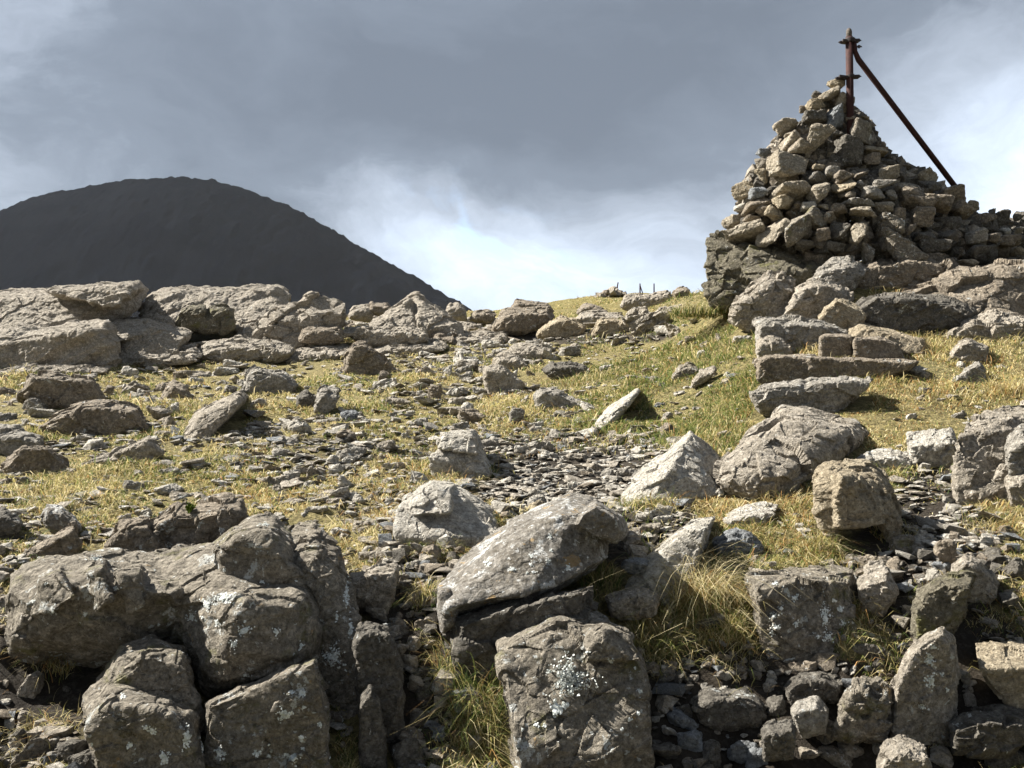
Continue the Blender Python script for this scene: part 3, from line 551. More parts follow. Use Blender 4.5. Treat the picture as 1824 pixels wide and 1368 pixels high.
rock('long dark humpbacked boulder below the right part of the cairn', 'the long dark humpback boulder', 'dark', [[(1516,545),(1549,523),(1619,521),(1706,535),(1738,556),(1700,578),(1620,590),(1550,582)]], T=0.4, ft=0.85, D=7.9)
rock('broad weathered bedrock slope under the right end of the cairn', 'the bedrock slope', 'brown',
     [[(1590,530,.6),(1640,490,1.4),(1700,470,1.8),(1870,455,2.0),(1870,570,.3),(1760,580,.0),(1700,560,.0)],[(1640,540,.3),(1690,500,.8),(1780,500,.9),(1830,560,.1),(1730,570,-.1)]], T=0.25, D=8.0, rough=1.2, name='rock_outcrop', cat='rock outcrop', dense=1.2)
rock('brown ledge of rock between the cairn foot and the long dark humpback boulder', None, 'brown', [(1505,505),(1525,472),(1600,455),(1700,458),(1730,490),(1640,508),(1560,512)], T=0.5, ft=0.8, D=8.75, rough=1.2, name='rock_outcrop', cat='rock outcrop')
rock('rubbly weathered rib below the bedrock slope at the right', None, 'warm', [[(1690,590),(1720,565),(1780,555),(1870,570),(1870,600),(1760,600)]], T=0.5, ft=0.6, D=7.5, rough=1.6, name='rock_outcrop', cat='rock outcrop')
rock('broad grey block with a pale crown above the stacked step blocks', 'the broad grey step block', 'grey', [(1342,600),(1345,570),(1365,564),(1467,570),(1513,590),(1500,625),(1400,625),(1350,615)], T=0.4, ft=0.8, D=7.2)
rock('small buff rock nestled under the left end of the broad grey step block', None, 'warm', [(1345,615),(1355,602),(1375,594),(1398,604),(1411,625),(1380,634),(1352,632)], T=0.7, D=6.95)
rock('sunlit reddish flagstone lying on the stacked step blocks', 'the reddish flagstone', 'tan', [[(1505,592,.5),(1530,573,1.0),(1655,602,.9),(1643,620,.4),(1600,618,.1),(1515,600,.1)]], T=0.15, D=6.85, rough=0.7)
rock('box-shaped block with a black square hollow in its front, under the reddish flagstone', 'the box-shaped block', 'brown', [(1459,636),(1460,598),(1472,593),(1518,596),(1518,638)], T=0.9, ft=0.92, D=6.7, rough=0.6, fx=0.95)
rock('cracked box-shaped block with a buff right end beside the hollow-fronted box', None, 'brown', [(1520,638),(1521,600),(1570,600),(1600,612),(1612,640)], T=0.6, ft=0.92, D=6.65, rough=0.6, yaw=0.1, fx=0.95)
rock('very long thin dark-fronted ledge stone below the box-shaped blocks', 'the long thin ledge stone', 'brown',
     [[(1343,640),(1365,631),(1450,632),(1470,665),(1430,676),(1372,682),(1350,665)],[(1430,634),(1640,643),(1625,660),(1560,668),(1420,674)]], T=0.35, ft=0.9, D=6.5, rough=0.7)
rock('cantilevered pale-lipped slab with a dark gap under its left end', 'the pale-lipped slab', 'grey',
     [[(1333,697),(1380,680),(1426,674),(1450,690),(1420,722),(1359,722)],[(1415,690),(1440,672),(1523,667),(1556,674),(1500,705),(1465,737),(1425,722)]], T=0.4, ft=0.8, D=6.0, rough=0.9)
rock('rounded buff stone with a peaked top in the dry grass at the right', None, 'warm', [(1690,632),(1705,612),(1728,602),(1763,616),(1755,640),(1715,645)], T=0.6, ft=0.8)
rock('leaning wedge stone just below the rounded buff stone at the right', None, 'grey', [(1698,678),(1715,658),(1743,641),(1759,658),(1750,675),(1715,682)], T=0.6, ft=0.8)

# crusty lichens: flakes that sit on the face of the rock they grow on
m, t, p = new_mat('lichen_crust'); B = NB(t); g = B.n('ShaderNodeTexCoord')
B.l(B.mix(B.ramp(B.noise(g.outputs['Object'], 60, 6, .7), .4, .6), (0.46, 0.49, 0.46), (0.74, 0.76, 0.74)), p.inputs['Base Color']); p.inputs['Roughness'].default_value = 1; LICH = m
def lichen(owner, name, px, py, rx, ry, n, sz, lift, seed):
    bpy.context.view_layer.update(); R = np.random.RandomState(seed); V = []; Fc = []; cam_l = Vector((0, 0, CAMZ)) - owner.location
    for i in range(n):
        a = R.uniform(0, 6.28); r = min(abs(R.normal(0, .62)), 1.5) * (0.75 + 0.3 * math.sin(3 * a + seed) + 0.2 * math.sin(5 * a + seed * 2)); qx, qy = px + rx * r * math.cos(a), py + ry * r * math.sin(a)
        d = (pix(qx, qy, 1.0) - Vector((0, 0, CAMZ))).normalized(); ok, co, no, _ = owner.ray_cast(cam_l, d)
        if not ok: continue
        if no.dot(d) > 0: no = -no
        t1 = no.cross(Vector((R.normal(), R.normal(), R.normal()))).normalized(); t2 = no.cross(t1); b = len(V); k = 6; s_ = sz * R.uniform(.5, 1.3); li = lift * R.uniform(.2, 1)
        V.append(co + no * (li + s_ * .15))
        for j in range(k):
            an = 6.283 * j / k; q = s_ * R.uniform(.6, 1.25); V.append(co + t1 * q * math.cos(an) + t2 * q * math.sin(an) + no * (li * R.uniform(.3, 1.6)))
        for j in range(k): Fc.append((b, b + 1 + j, b + 1 + (j + 1) % k))
    if V: add_mesh(name, V, Fc, LICH, parent=owner)
def byname(t_): return [o for o in COL.objects if str(o.get('label', '')).startswith(t_)][0]
o = byname('squarish upright block'); lichen(o, 'lichen_rosette', 1012, 1212, 34, 34, 900, .0032, .020, 1); lichen(o, 'lichen_patch', 992, 1262, 12, 12, 160, .006, .003, 2)
o = byname('massive dark brown'); 
for k, (a, b, c, d) in enumerate([(369,1076,13,14),(399,1066,20,9),(342,1098,10,12),(386,1109,6,8),(438,1202,8,5),(434,1122,14,9),(492,1125,6,7),(470,935,12,5),(170,995,16,7)]): lichen(o, 'lichen_patch', a, b, c, d, int(c * d * 1.0) + 8, .0030, .003, 10 + k)
o = byname('tall upright dark slab with a white'); 
for k, (a, b, c, d) in enumerate([(594,1170,20,20),(617,1060,5,28),(625,1120,5,20),(600,1100,4,10)]): lichen(o, 'lichen_patch', a, b, c, d, int(c * d * 1.0) + 8, .0030, .006 if k == 0 else .003, 30 + k)
o = byname('dark lichen-blotched'); 
for k, (a, b, c, d) in enumerate([(519,1233,8,5),(538,1235,8,8),(508,1272,16,10),(458,1343,7,7),(522,1350,12,12),(391,1340,6,14),(570,1290,4,8)]): lichen(o, 'lichen_patch', a, b, c, d, int(c * d * 1.0) + 8, .0030, .003, 50 + k)
o = byname('humped brown rock'); 
for k, (a, b, c, d) in enumerate([(333,1315,8,22),(293,1350,8,14),(360,1330,4,16)]): lichen(o, 'lichen_patch', a, b, c, d, int(c * d * 1.0) + 8, .0030, .003, 70 + k)
o = byname('tall buff pillar'); 
for k, (a, b, c, d) in enumerate([(1658,1212,9,16),(1655,1175,10,14)]): lichen(o, 'lichen_patch', a, b, c, d, int(c * d * 1.0) + 8, .0030, .003, 80 + k)
o = byname('large flat-topped block'); 
for k, (a, b, c, d) in enumerate([(1470,1100,9,34),(1418,1110,8,8),(1415,1065,10,7),(1495,1085,9,7),(1475,1135,9,9)]): lichen(o, 'lichen_patch', a, b, c, d, int(c * d * 0.7) + 8, .003, .003, 90 + k)

R_ = random.Random(77)
for nm, x0, y0, x1, y1, cnt in (('massive dark brown', 40, 1000, 550, 1200, 16), ('dark lichen-blotched', 380, 1250, 590, 1360, 8), ('squarish upright block', 910, 1150, 1140, 1320, 12), ('humped brown rock', 160, 1230, 350, 1360, 6), ('large flat-topped', 1370, 1040, 1510, 1150, 8), ('long tilted slab boulder', 820, 950, 1060, 1040, 14), ('tall buff pillar', 1600, 1150, 1690, 1270, 5)):
    o = byname(nm)
    for k in range(cnt):
        q = R_.uniform(2, 7); lichen(o, 'lichen_patch', R_.uniform(x0, x1), R_.uniform(y0, y1), q, q * R_.uniform(.6, 1.3), int(q * q * 1.3) + 5, .0028, .003, 300 + k + cnt)
MOSS, t, p = new_mat('moss_cushion'); p.inputs['Base Color'].default_value = (0.10, 0.14, 0.015, 1); p.inputs['Roughness'].default_value = 1
_l = LICH; LICH = MOSS; lichen(byname('rounded grey-brown rock with a moss'), 'moss', 337, 909, 7, 5, 260, .004, .02, 3); LICH = _l
# ------------------------------------------------------------------ smaller stones, each placed where the photograph shows it
def blob_pts(rs, w, h, t, n=16, k=0.42):
    out = []
    for i in range(n):
        v = Vector((rs.gauss(0, 1), rs.gauss(0, 1), rs.gauss(0, 1))).normalized()
        v = Vector([math.copysign(abs(c) ** k, c) for c in v]); v *= rs.uniform(0.78, 1.0) / max(1.0, v.length * 0.80)
        out.append(Vector((v.x * w / 2, v.y * t / 2, v.z * h / 2)))
    return out
def small_stone(px, py, w, h, D, rs, mat, rot=0.0, depth=0.9, rough=1.0, name='stone', sink=0.25, dense=1.0, k=0.42):
    """w, h in photo pixels, (px, py) the centre"""
    m = D / F; W, H = w * m, h * m; T = max(min(W, H * 2.2) * depth, 0.5 * H)
    pts = blob_pts(rs, W * 1.10, H * (1.05 + sink), T, rs.randint(9, 15), rs.uniform(k - .08, k + .35))
    R = Matrix.Rotation(-math.radians(rot), 3, 'Y') @ Matrix.Rotation(rs.uniform(-0.25, 0.25), 3, 'Z') @ Matrix.Rotation(rs.uniform(-0.2, 0.1), 3, 'X')
    c = pix(px, py + h * sink / 2, D)
    SEED[0] += 3
    vox = max(D / 887 * 1.35 / dense, (W + H + T) / 3 / 34)
    return make_rock(name, [[c + R @ p for p in pts]], mat, vox, (W + H) / 2 * 1.1, SEED[0], c, rough)
Z5 = (0, 640, 2.85); Z1 = (600, 640, 2.606); Z3 = (800, 480, 3.04); Z4 = (1240, 420, 3.11); ZR = (1100, 960, 2.519); ZL = (0, 860, 2.533); ZC = (600, 860, 2.533)
STONES = [
 (Z5, [(100,60,90,30),(310,65,80,40,'w'),(690,40,90,25),(20,110,70,40,'b'),(40,190,90,60,'b'),(190,265,130,75,'s'),(550,190,60,70,'b'),(660,180,220,70,'w'),(430,110,150,50),(930,100,120,50,'b'),
  (1170,180,100,60,'d'),(710,105,70,20),(840,235,80,25),(800,310,150,90,'w'),(950,240,100,30,'w'),(870,350,140,70,'w'),(1490,380,210,80,'p'),(1380,400,140,50),(1190,395,100,40,'w'),(1265,390,50,22,'p'),(420,450,50,26,'p'),
  (465,450,45,28,'w'),(540,455,120,30,'w'),(680,400,120,45,'s'),(1090,430,140,35),(1320,460,150,50),(1180,500,90,30),(1180,550,170,32,'d'),(1330,520,150,40,'w'),(1500,500,110,35,'w'),(1340,645,320,50,'w'),(1470,665,110,45,'u'),
  (860,685,140,70,'p'),(930,580,90,30,'w'),(560,610,160,25,'p'),(480,675,230,24,'p'),(260,712,300,32,'p'),(820,740,110,40),(620,745,150,24,'d'),(390,780,100,26),(1230,725,150,50,'w'),(1700,745,120,45,'w'),
  (1600,790,140,50,'p'),(1790,710,70,45,'p'),(1640,605,180,80,'g'),(1750,500,150,50,'u'),(1750,425,130,60,'d'),(1450,745,130,30,'w'),(1080,590,120,24,'p'),(700,590,110,35),(450,815,110,28),(20,640,80,45,'b'),(1370,420,60,30,'w'),(1630,330,110,30,'p'),(1760,300,120,55,'u')]),
 (Z1, [(225,110,85,70,'b'),(455,190,80,80,'b'),(290,225,200,50,'w'),(390,300,80,35,'p'),(210,320,70,30),(60,295,90,60,'u'),(50,385,120,60,'b'),(70,465,150,65),(590,170,100,45),(660,165,90,40,'p'),(600,45,150,40),
  (630,295,150,80,'b'),(845,215,100,70),(835,300,90,85),(900,285,130,40,'w'),(1065,275,90,48,'w'),(705,425,90,62,'w'),(730,470,70,35),(990,440,100,30,'d'),(580,330,170,28,'b'),(1110,330,60,15,'p'),(1120,465,130,30,'w'),
  (790,510,130,30,'p'),(1010,545,70,30,'w'),(930,560,75,38,'w'),(230,585,80,38,'w'),(330,590,100,24,'d'),(105,665,100,48,'p'),(285,655,70,45,'t'),(80,740,130,48,'b'),(112,795,90,52,'w'),(190,925,190,42,'w'),(1345,565,110,62),
  (930,700,90,44,'t'),(605,602,50,24,'w'),(1350,445,50,25,'w'),(1630,150,60,32,'p'),(1500,228,60,38,'w'),(1800,138,50,45,'w'),(990,335,60,18,'p'),(860,340,100,24,'d'),(400,180,70,28,'p'),(330,165,120,24,'w'),(640,600,60,28,'w'),
  (560,215,90,45,'w'),(480,120,60,24),(1150,245,70,18,'p'),(1190,490,80,26,'w')]),
 (Z3, [(1290,405,100,48,'b'),(1200,435,60,20,'p'),(1370,478,70,45,'p'),(1215,515,115,40,'w'),(1470,390,60,38,'w'),(960,440,50,20,'p'),(690,430,80,36,'w'),(640,470,180,50),(490,385,120,48,'d'),(90,548,140,62,'w'),
  (850,365,100,40,'b'),(290,370,90,48),(170,292,100,62,'b'),(130,348,80,34,'b'),(990,505,90,20),(850,520,140,20,'w'),(1070,570,80,38,'b'),(1320,655,60,30,'p'),(1500,630,60,50,'w'),(1130,755,60,42,'u'),(1020,385,60,24),(1120,440,60,20,'p'),
  (900,350,40,30,'p'),(330,540,140,50,'w'),(1140,375,60,20,'w'),(930,300,60,20),(760,245,50,24),(1040,225,70,50,'w'),(1010,270,110,70,'p'),(1240,240,80,60,'w'),(1060,285,120,45,'w')]),
 (Z4, [(120,585,60,38,'w'),(260,592,130,40,'p'),(35,672,70,46,'p'),(55,790,120,60,'w'),(160,850,50,62,'w'),(1230,785,120,70),(1270,800,60,50,'w'),(1460,875,110,40,'d'),(1690,752,120,44,'p'),(1190,1020,80,44,'p'),(1450,1012,100,34),
  (1360,925,60,32,'w'),(1750,560,150,40,'p'),(330,790,60,30,'p'),(320,720,40,60,'g'),(1330,520,150,46,'w'),(1500,530,130,40,'w'),(1810,620,60,40,'w'),(1560,250,0,0)]),
 (ZR, [(82,138,130,62,'u'),(700,122,50,30),(760,95,110,36,'p'),(620,165,80,40,'w'),(730,75,80,40,'u'),(1155,462,122,74,'w'),(1255,412,110,42,'b'),(1120,550,170,90,'d'),(1250,462,60,50,'d'),(1410,182,70,60,'p'),(1482,145,50,50,'u'),
  (1655,285,95,85,'w'),(1455,395,85,80,'w'),(285,852,150,95,'u'),(240,890,105,62,'p'),(278,915,50,40,'w'),(430,885,72,52,'w'),(500,918,95,58,'u'),(590,893,80,26,'p'),(320,935,130,80,'u'),(620,815,110,90,'d'),(510,840,62,62,'u'),
  (562,845,42,34,'w'),(705,792,100,105,'d'),(860,850,60,40),(560,990,150,100,'u'),(625,1035,120,110,'u'),(930,915,165,125,'g'),(1080,915,110,90,'g'),(870,1000,130,80,'w'),(960,1035,200,100,'g'),(1310,885,110,100,'g'),(1050,990,120,90,'w'),
  (1580,748,62,62,'w'),(1760,1020,240,70,'d'),(1800,865,100,60,'d'),(200,1020,180,110,'d'),(400,1010,130,100,'d'),(740,960,90,80,'d'),(1230,560,70,80,'w'),(1290,90,130,110,'g'),(1250,50,60,30,'w'),(1470,110,100,130,'b'),(1180,200,140,110,'w'),
  (1130,60,100,44,'w'),(1340,60,80,50,'w'),(1060,530,90,50,'d'),(1160,570,70,60,'d'),(1600,60,80,60,'d'),(980,700,130,60,'d'),(830,1020,90,60,'w'),(1440,1010,130,80,'w'),(1540,960,120,70,'d'),(1180,985,90,70),(1780,160,110,80,'d')]),
 (ZL, [(30,570,70,60,'w'),(130,965,130,105,'w'),(25,955,70,75,'w'),(30,1010,90,55,'p'),(130,1100,110,105,'w'),(40,1150,95,95,'p'),(165,1295,190,150,'g'),(20,1240,90,62,'p'),(490,1215,150,95,'b'),(30,1090,80,50,'w'),(90,1200,80,60,'w'),
  (330,1240,120,90,'d'),(290,960,100,70,'d'),(20,640,60,50,'w'),(400,1290,150,90,'d')]),
 (ZC, [(180,635,110,75,'w'),(262,630,80,60,'b'),(105,605,85,80,'w'),(335,520,110,80,'d'),(315,592,95,40,'w'),(350,742,90,62,'w'),(350,985,110,130,'w'),(395,1020,80,150,'d'),(430,1160,120,150,'u'),(330,1285,170,150,'d'),(500,1290,100,60,'g'),
  (180,335,180,42,'w'),(240,372,90,42,'p'),(40,405,90,62,'w'),(20,245,100,42,'p'),(110,215,80,46,'w'),(300,700,70,60,'d'),(370,1100,90,90,'d'),(130,275,110,40,'w'),(1340,300,110,62,'w'),(1410,280,90,60,'w'),(1300,210,100,40,'p'),
  (1400,230,130,50,'w'),(1460,190,110,46,'p'),(1380,170,90,40,'p'),(1280,260,70,40,'w'),(1780,60,140,60,'w')]),
]
MK = {'w': 'warm', 'b': 'brown', 'd': 'dark', 'p': 'pale', 's': 'slab', 'u': 'blue', 'g': 'lichen', 't': 'tan', '': 'grey'}
TONE = {'w': 'buff', 'b': 'brown', 'd': 'dark', 'p': 'pale', 's': 'white-spotted', 'u': 'bluish', 'g': 'lichen-speckled', 't': 'tan', '': 'grey'}
rs = random.Random(11); mids = []
for (ox, oy, sc), L in STONES:
    for e in L:
        zx, zb, zw, zh = e[:4]; c = e[4] if len(e) > 4 else ''
        if zw == 0: continue
        px, pb, w, h = ox + zx / sc, oy + zb / sc, zw / sc, zh / sc
        mids.append((px, pb, w, h, c))
def say(w, h, c):
    s = 'small' if w < 30 else ('medium' if w < 55 else 'large')
    a = 'flat' if h < 0.38 * w else ('upright' if h > 0.95 * w else 'angular')
    return s, a, TONE[c]
used = {}
SECT = ['right of', 'upper right of', 'above', 'upper left of', 'left of', 'lower left of', 'below', 'lower right of']
def place_label(px, py, s, a, t, noun='stone'):
    best = sorted(LAND, key=lambda l: max(abs(px - l[0]) - l[3], 0) + 1.3 * max(abs(py - l[1]) - l[4], 0) + 0.15 * (abs(px - l[0]) + abs(py - l[1])))
    for l in best[:6]:
        ang = math.degrees(math.atan2(-(py - l[1]) / max(l[4], 8), (px - l[0]) / max(l[3], 8))) % 360
        sec = SECT[int(((ang + 22.5) % 360) // 45)]
        lab = f"{s} {a} {t} {noun} {sec} {l[2]}".replace('lichen-speckled', 'speckled')
        if lab not in used and len(lab.split()) <= 16: used[lab] = 1; return lab
    lab0 = f"{s} {a} {t} {noun} {sec} {best[0][2]}"
    for q in ('another', 'one more', 'a further', 'yet another', 'still another'):
        lab = f"{q} {lab0}"
        if lab not in used: used[lab] = 1; return lab
    used[lab0 + ' too'] = 1; return lab0 + ' too'
for (px, pb, w, h, c) in mids:
    D = ground_d(px, min(1367, pb))
    if pb > 1190 or (px > 1100 and pb > 1000): D = min(D, 3.35)
    o = small_stone(px, pb - h / 2, w, h, D + 0.3 * w * D / F * 0.5, rs, MK[c], rot=rs.uniform(-12, 12), depth=1.0, sink=0.3)
    tag(o, place_label(px, pb - h / 2, *say(w, h, c)), 'stone', 'loose stones on the slope')
# ------------------------------------------------------------------ the cairn, stone by stone (coordinates of an enlarged view)
CO, CS = (1240, 30), 2.911
SIL = [(330,660,770),(450,600,815),(540,520,935),(650,365,965),(750,305,1060),(850,195,1270),(950,185,1400),(1050,160,1490),(1150,130,1710),(1260,120,1760)]
DAX = 9.55
def sil(zy):
    zy = min(max(zy, SIL[0][0]), SIL[-1][0])
    for (a, l1, r1), (b, l2, r2) in zip(SIL, SIL[1:]):
        if zy <= b:
            t = (zy - a) / (b - a); return l1 + (l2 - l1) * t, r1 + (r2 - r1) * t
def cairn_d(zx, zy):
    l, r = sil(zy); c = (l + r) / 2; a = (r - l) / 2
    b = min(0.62 * a / CS / F * DAX, 0.95)
    u = min(abs(zx - c) / a, 0.97)
    return DAX - b * math.sqrt(1 - u * u)
CAIRN = [
(715,355,110,58,-5,'t','flat buff stone perched on the very top of the cairn'),(632,398,75,62,40,'d','dark leaning stone just below the top of the cairn, left'),(690,415,122,60,-25,'w','grey-buff slab under the topmost cairn stone'),
(765,450,105,112,20,'w','pale buff wedge stone leaning against the iron post'),(612,465,108,62,0,'t','bright tan stone on the left of the cairn neck'),(550,482,40,48,0,'b',''),(722,515,98,138,0,'u','upright bluish-grey oval stone in the cairn neck'),
(605,527,142,66,0,'d','dark flat stone under the bright tan one in the cairn neck'),(455,572,155,92,-42,'w','long buff stone slanting up on the upper left shoulder of the cairn'),(500,615,90,62,-20,'w',''),
(628,655,165,228,18,'w','largest tan upright boulder in the upper left half of the cairn'),(862,592,135,142,0,'g','blocky whitish-grey stone on the upper right shoulder of the cairn'),(740,608,95,56,0,'d',''),(478,650,135,74,-35,'w',''),(518,682,142,78,-10,'w',''),
(360,706,94,54,10,'u',''),(790,702,142,195,0,'d','tall dark speckled stone in the upper centre of the cairn'),(925,690,138,64,5,'t',''),(475,782,235,175,0,'w','big rounded grey-tan boulder on the left side of the cairn'),(335,770,70,94,0,'g',''),
(630,782,74,50,0,'t',''),(910,745,115,74,0,'b',''),(985,802,128,134,20,'w','five-sided tan block right of the cairn centre'),(335,832,64,114,-10,'t',''),(700,805,80,74,0,'',''),(757,830,112,82,-20,'b',''),(870,812,108,60,0,'b',''),
(632,842,124,84,0,'d',''),(247,895,122,108,-10,'t','ochre stone jutting out on the left edge of the cairn'),(320,915,114,70,-10,'u',''),(480,902,210,98,-3,'w','wide grey-tan loaf-shaped stone low on the left of the cairn'),(650,922,152,128,0,'w','triangular grey-tan stone in the lower middle of the cairn'),
(768,876,140,66,-20,'t','slanting flat buff stone in the middle of the cairn'),(855,860,44,44,0,'',''),(975,876,124,64,0,'',''),(905,915,155,80,5,'',''),(1015,925,62,68,-20,'',''),(1068,880,76,48,-10,'',''),(1120,922,155,115,-10,'b','large dark wedge on the right slope of the cairn'),
(455,966,124,84,10,'t',''),(300,982,155,84,-25,'b',''),(222,986,66,54,0,'p',''),(345,1000,76,58,-40,'b',''),(415,1025,135,94,15,'t','bright tan tilted slab low on the left of the cairn'),(540,970,64,50,0,'b',''),(580,986,94,48,0,'p',''),
(780,926,84,50,0,'b',''),(830,966,194,50,3,'',''),(740,1000,104,64,0,'b',''),(655,995,64,50,0,'w',''),(970,985,120,84,0,'w',''),(840,1036,178,84,-5,'w',''),(690,1046,94,64,0,'b',''),(1040,1030,94,84,0,'b',''),
(285,1046,115,40,0,'b',''),(187,1062,105,62,-5,'w',''),(202,1036,54,34,0,'p',''),(258,1112,245,115,-5,'w','long box-like stone on the bottom left corner of the cairn'),(395,1118,195,92,-40,'w','long wedge stone slanting up at the bottom left of the cairn'),
(520,1106,168,184,0,'g','large round lichened stone at the bottom centre-left of the cairn'),(620,1050,135,94,40,'g',''),(650,1132,94,112,0,'b',''),(757,1112,114,122,0,'d',''),(870,1122,138,134,0,'w','faceted grey-tan stone at the bottom centre of the cairn'),
(1000,1082,144,114,20,'g',''),(1070,1185,190,290,-18,'g','largest grey leaning slab at the front foot of the cairn'),(1170,1042,128,134,10,'b','square brown block on the lower right of the cairn'),(1150,962,175,94,30,'b',''),(1240,962,175,84,25,'b',''),
(1190,832,115,84,30,'w',''),(1090,772,76,34,10,'b',''),(1070,822,94,110,0,'d',''),(1210,890,104,64,0,'d',''),(1330,942,170,165,30,'b','big dark brown boulder at the foot of the slanting iron brace'),(1440,978,66,74,0,'t',''),
(1300,1062,134,94,0,'d',''),(1320,1132,144,84,0,'d',''),(1190,1136,134,64,0,'d',''),(1230,1192,174,94,0,'d',''),(870,1222,114,114,30,'g',''),(1232,1285,134,134,20,'b','rusty brown arched stone under the right foot of the cairn'),
(1450,1142,114,114,0,'',''),(1490,1236,204,114,0,'d',''),(1402,1281,124,44,0,'t','thin buff stone lying flat on bedrock right of the cairn'),(1540,1152,84,64,0,'b',''),(1620,1166,134,74,0,'b',''),(1680,1110,66,54,0,'',''),
(1595,1040,90,84,0,'d',''),(1535,1022,44,74,0,'d',''),(1670,1022,64,94,0,'d',''),(1682,1216,94,54,0,'t',''),(1480,1056,154,74,0,'b',''),(1380,1012,124,84,30,'b',''),(1600,1112,64,44,0,'p',''),(800,526,54,34,0,'b',''),(872,527,64,24,0,'t',''),
(962,662,64,44,0,'b',''),(1012,748,94,50,45,'d',''),(400,1060,0,0,0,'',''),(570,1180,120,60,0,'d',''),(700,1195,130,60,0,'d',''),(990,1180,90,80,0,'d',''),(940,1010,60,60,0,'d',''),(1100,1110,80,80,0,'b',''),(1740,1080,100,110,0,'d',''),(1760,1180,110,90,0,'b','')]
rs = random.Random(5)
cs = []
for e in CAIRN:
    zx, zy, w, h, rot, c, lab = e
    if w == 0: continue
    cs.append(e)
rows = {}
for i, e in enumerate(sorted(cs, key=lambda e: e[1])):
    rows.setdefault(int((e[1] - 330) // 95), []).append(e)
ORD = ['first', 'second', 'third', 'fourth', 'fifth', 'sixth', 'seventh', 'eighth', 'ninth', 'tenth', 'eleventh', 'twelfth', 'thirteenth', 'fourteenth', 'fifteenth', 'sixteenth', 'seventeenth', 'eighteenth', 'nineteenth', 'twentieth', 'twenty-first', 'twenty-second']
for r in sorted(rows):
    L = sorted(rows[r], key=lambda e: e[0])
    for i, (zx, zy, w, h, rot, c, lab) in enumerate(L):
        px, py = CO[0] + zx / CS, CO[1] + zy / CS
        pw, ph = w / CS * 1.06, h / CS * 1.06
        dep = cairn_d(zx, zy) + (0.05 if c == 'd' else 0.0) + 0.12
        o = small_stone(px, py, pw, ph, dep, rs, 'buff' if c == 'w' else MK[c], rot=-rot, depth=1.0, sink=0.0, name='cairn_stone', rough=0.7, dense=1.15, k=0.36)
        if not lab:
            s, a, t = say(pw, ph, c)
            lab = f"{s} {a} {t} cairn stone, {ORD[i]} from the left in course {r + 1} from the top"
        tag(o, lab, 'stone', 'stones of the cairn')
LAND.append((1500, 330, 'the cairn', 200, 150))
# rubble filling inside and behind the cairn: more stones than one could count
def chip_variants(n, seed, flat=(0.25, 0.6), nv=11):
    rs = random.Random(seed); out = []
    for i in range(n):
        bm = bmesh.new(); f = rs.uniform(*flat); a = rs.uniform(0.55, 1.0)
        vs = [bm.verts.new(p) for p in blob_pts(rs, 1.0, f, a, nv, 0.5)]
        r = bmesh.ops.convex_hull(bm, input=vs)
        junk = [g for g in set(r['geom_interior']) | set(r['geom_unused']) if isinstance(g, bmesh.types.BMVert) and g.is_valid]
        if junk: bmesh.ops.delete(bm, geom=junk, context='VERTS')
        bmesh.ops.triangulate(bm, faces=bm.faces[:]); bm.verts.index_update()
        out.append((np.array([v.co[:] for v in bm.verts]), np.array([[v.index for v in f.verts] for f in bm.faces]))); bm.free()
    return out
def scatter_mesh(name, items, var, mats, plain=False):
    """items: (x, y, z, size, yaw, tiltx, tilty, material index)"""
    Vs = []; Fs = []; M = []; n = 0; rs = random.Random(3)
    for (x, y, z, s, yw, tx, ty, mi) in items:
        v, f = (blocks if (not plain and y < 3.8 and rs.random() < 0.55) else var)[rs.randrange(min(14, len(var)))]
        R = np.array((Matrix.Rotation(yw, 3, 'Z') @ Matrix.Rotation(tx, 3, 'X') @ Matrix.Rotation(ty, 3, 'Y')))
        Vs.append(v @ R.T * s + (x, y, z)); Fs.append(f + n); M += [mi] * len(f); n += len(v)
    me = np_mesh(name, np.concatenate(Vs), tris=np.concatenate(Fs)); 
    for m in mats: me.materials.append(MAT[m])
    me.polygons.foreach_set('material_index', M)
    o = bpy.data.objects.new(name, me); COL.objects.link(o); return o
blocks = chip_variants(16, 8, (0.5, 0.9), 14)
items = []
for i in range(2600):
    zy = rs.uniform(420, 1250); l, r = sil(zy); zx = rs.uniform(l + 50, r - 40) if r - l > 120 else (l + r) / 2
    c = (l + r) / 2; a = (r - l) / 2; b = min(0.62 * a / CS / F * DAX, 0.95); u = (zx - c) / a
    q = math.sqrt(max(0, 1 - u * u)); s = rs.choice([-1, 1, 1, 1])
    dep = DAX + 0.12 + (0.20 - b * q if s > 0 else b * q * 0.9) + rs.uniform(0, 0.1)
    if i > 1500: dep = DAX + 0.2 + rs.uniform(-.5, .8) * b * q
    P = pix(CO[0] + zx / CS, CO[1] + zy / CS, dep)
    items.append((P.x, P.y, P.z, rs.uniform(0.12, 0.26) * min(1, 0.35 + (zy - 400) / 500), rs.uniform(0, 6.3), rs.uniform(-.6, .6), rs.uniform(-.6, .6), rs.choice([0, 0, 1, 2])))
for i in range(420):
    zx = rs.uniform(1360, 1900); zy = rs.uniform(1070 + 60 * (zx < 1500), 1270); P = pix(CO[0] + zx / CS, CO[1] + zy / CS, DAX + rs.uniform(0.08, 0.9))
    items.append((P.x, P.y, P.z, rs.uniform(0.14, 0.26), rs.uniform(0, 6.3), rs.uniform(-.6, .6), rs.uniform(-.6, .6), rs.choice([0, 0, 1, 2])))
o = scatter_mesh('rubble', items, blocks, ['dark', 'brown', 'warm'])
tag(o, 'small dark filling stones packed between and behind the big cairn stones', 'rubble', kind='stuff')

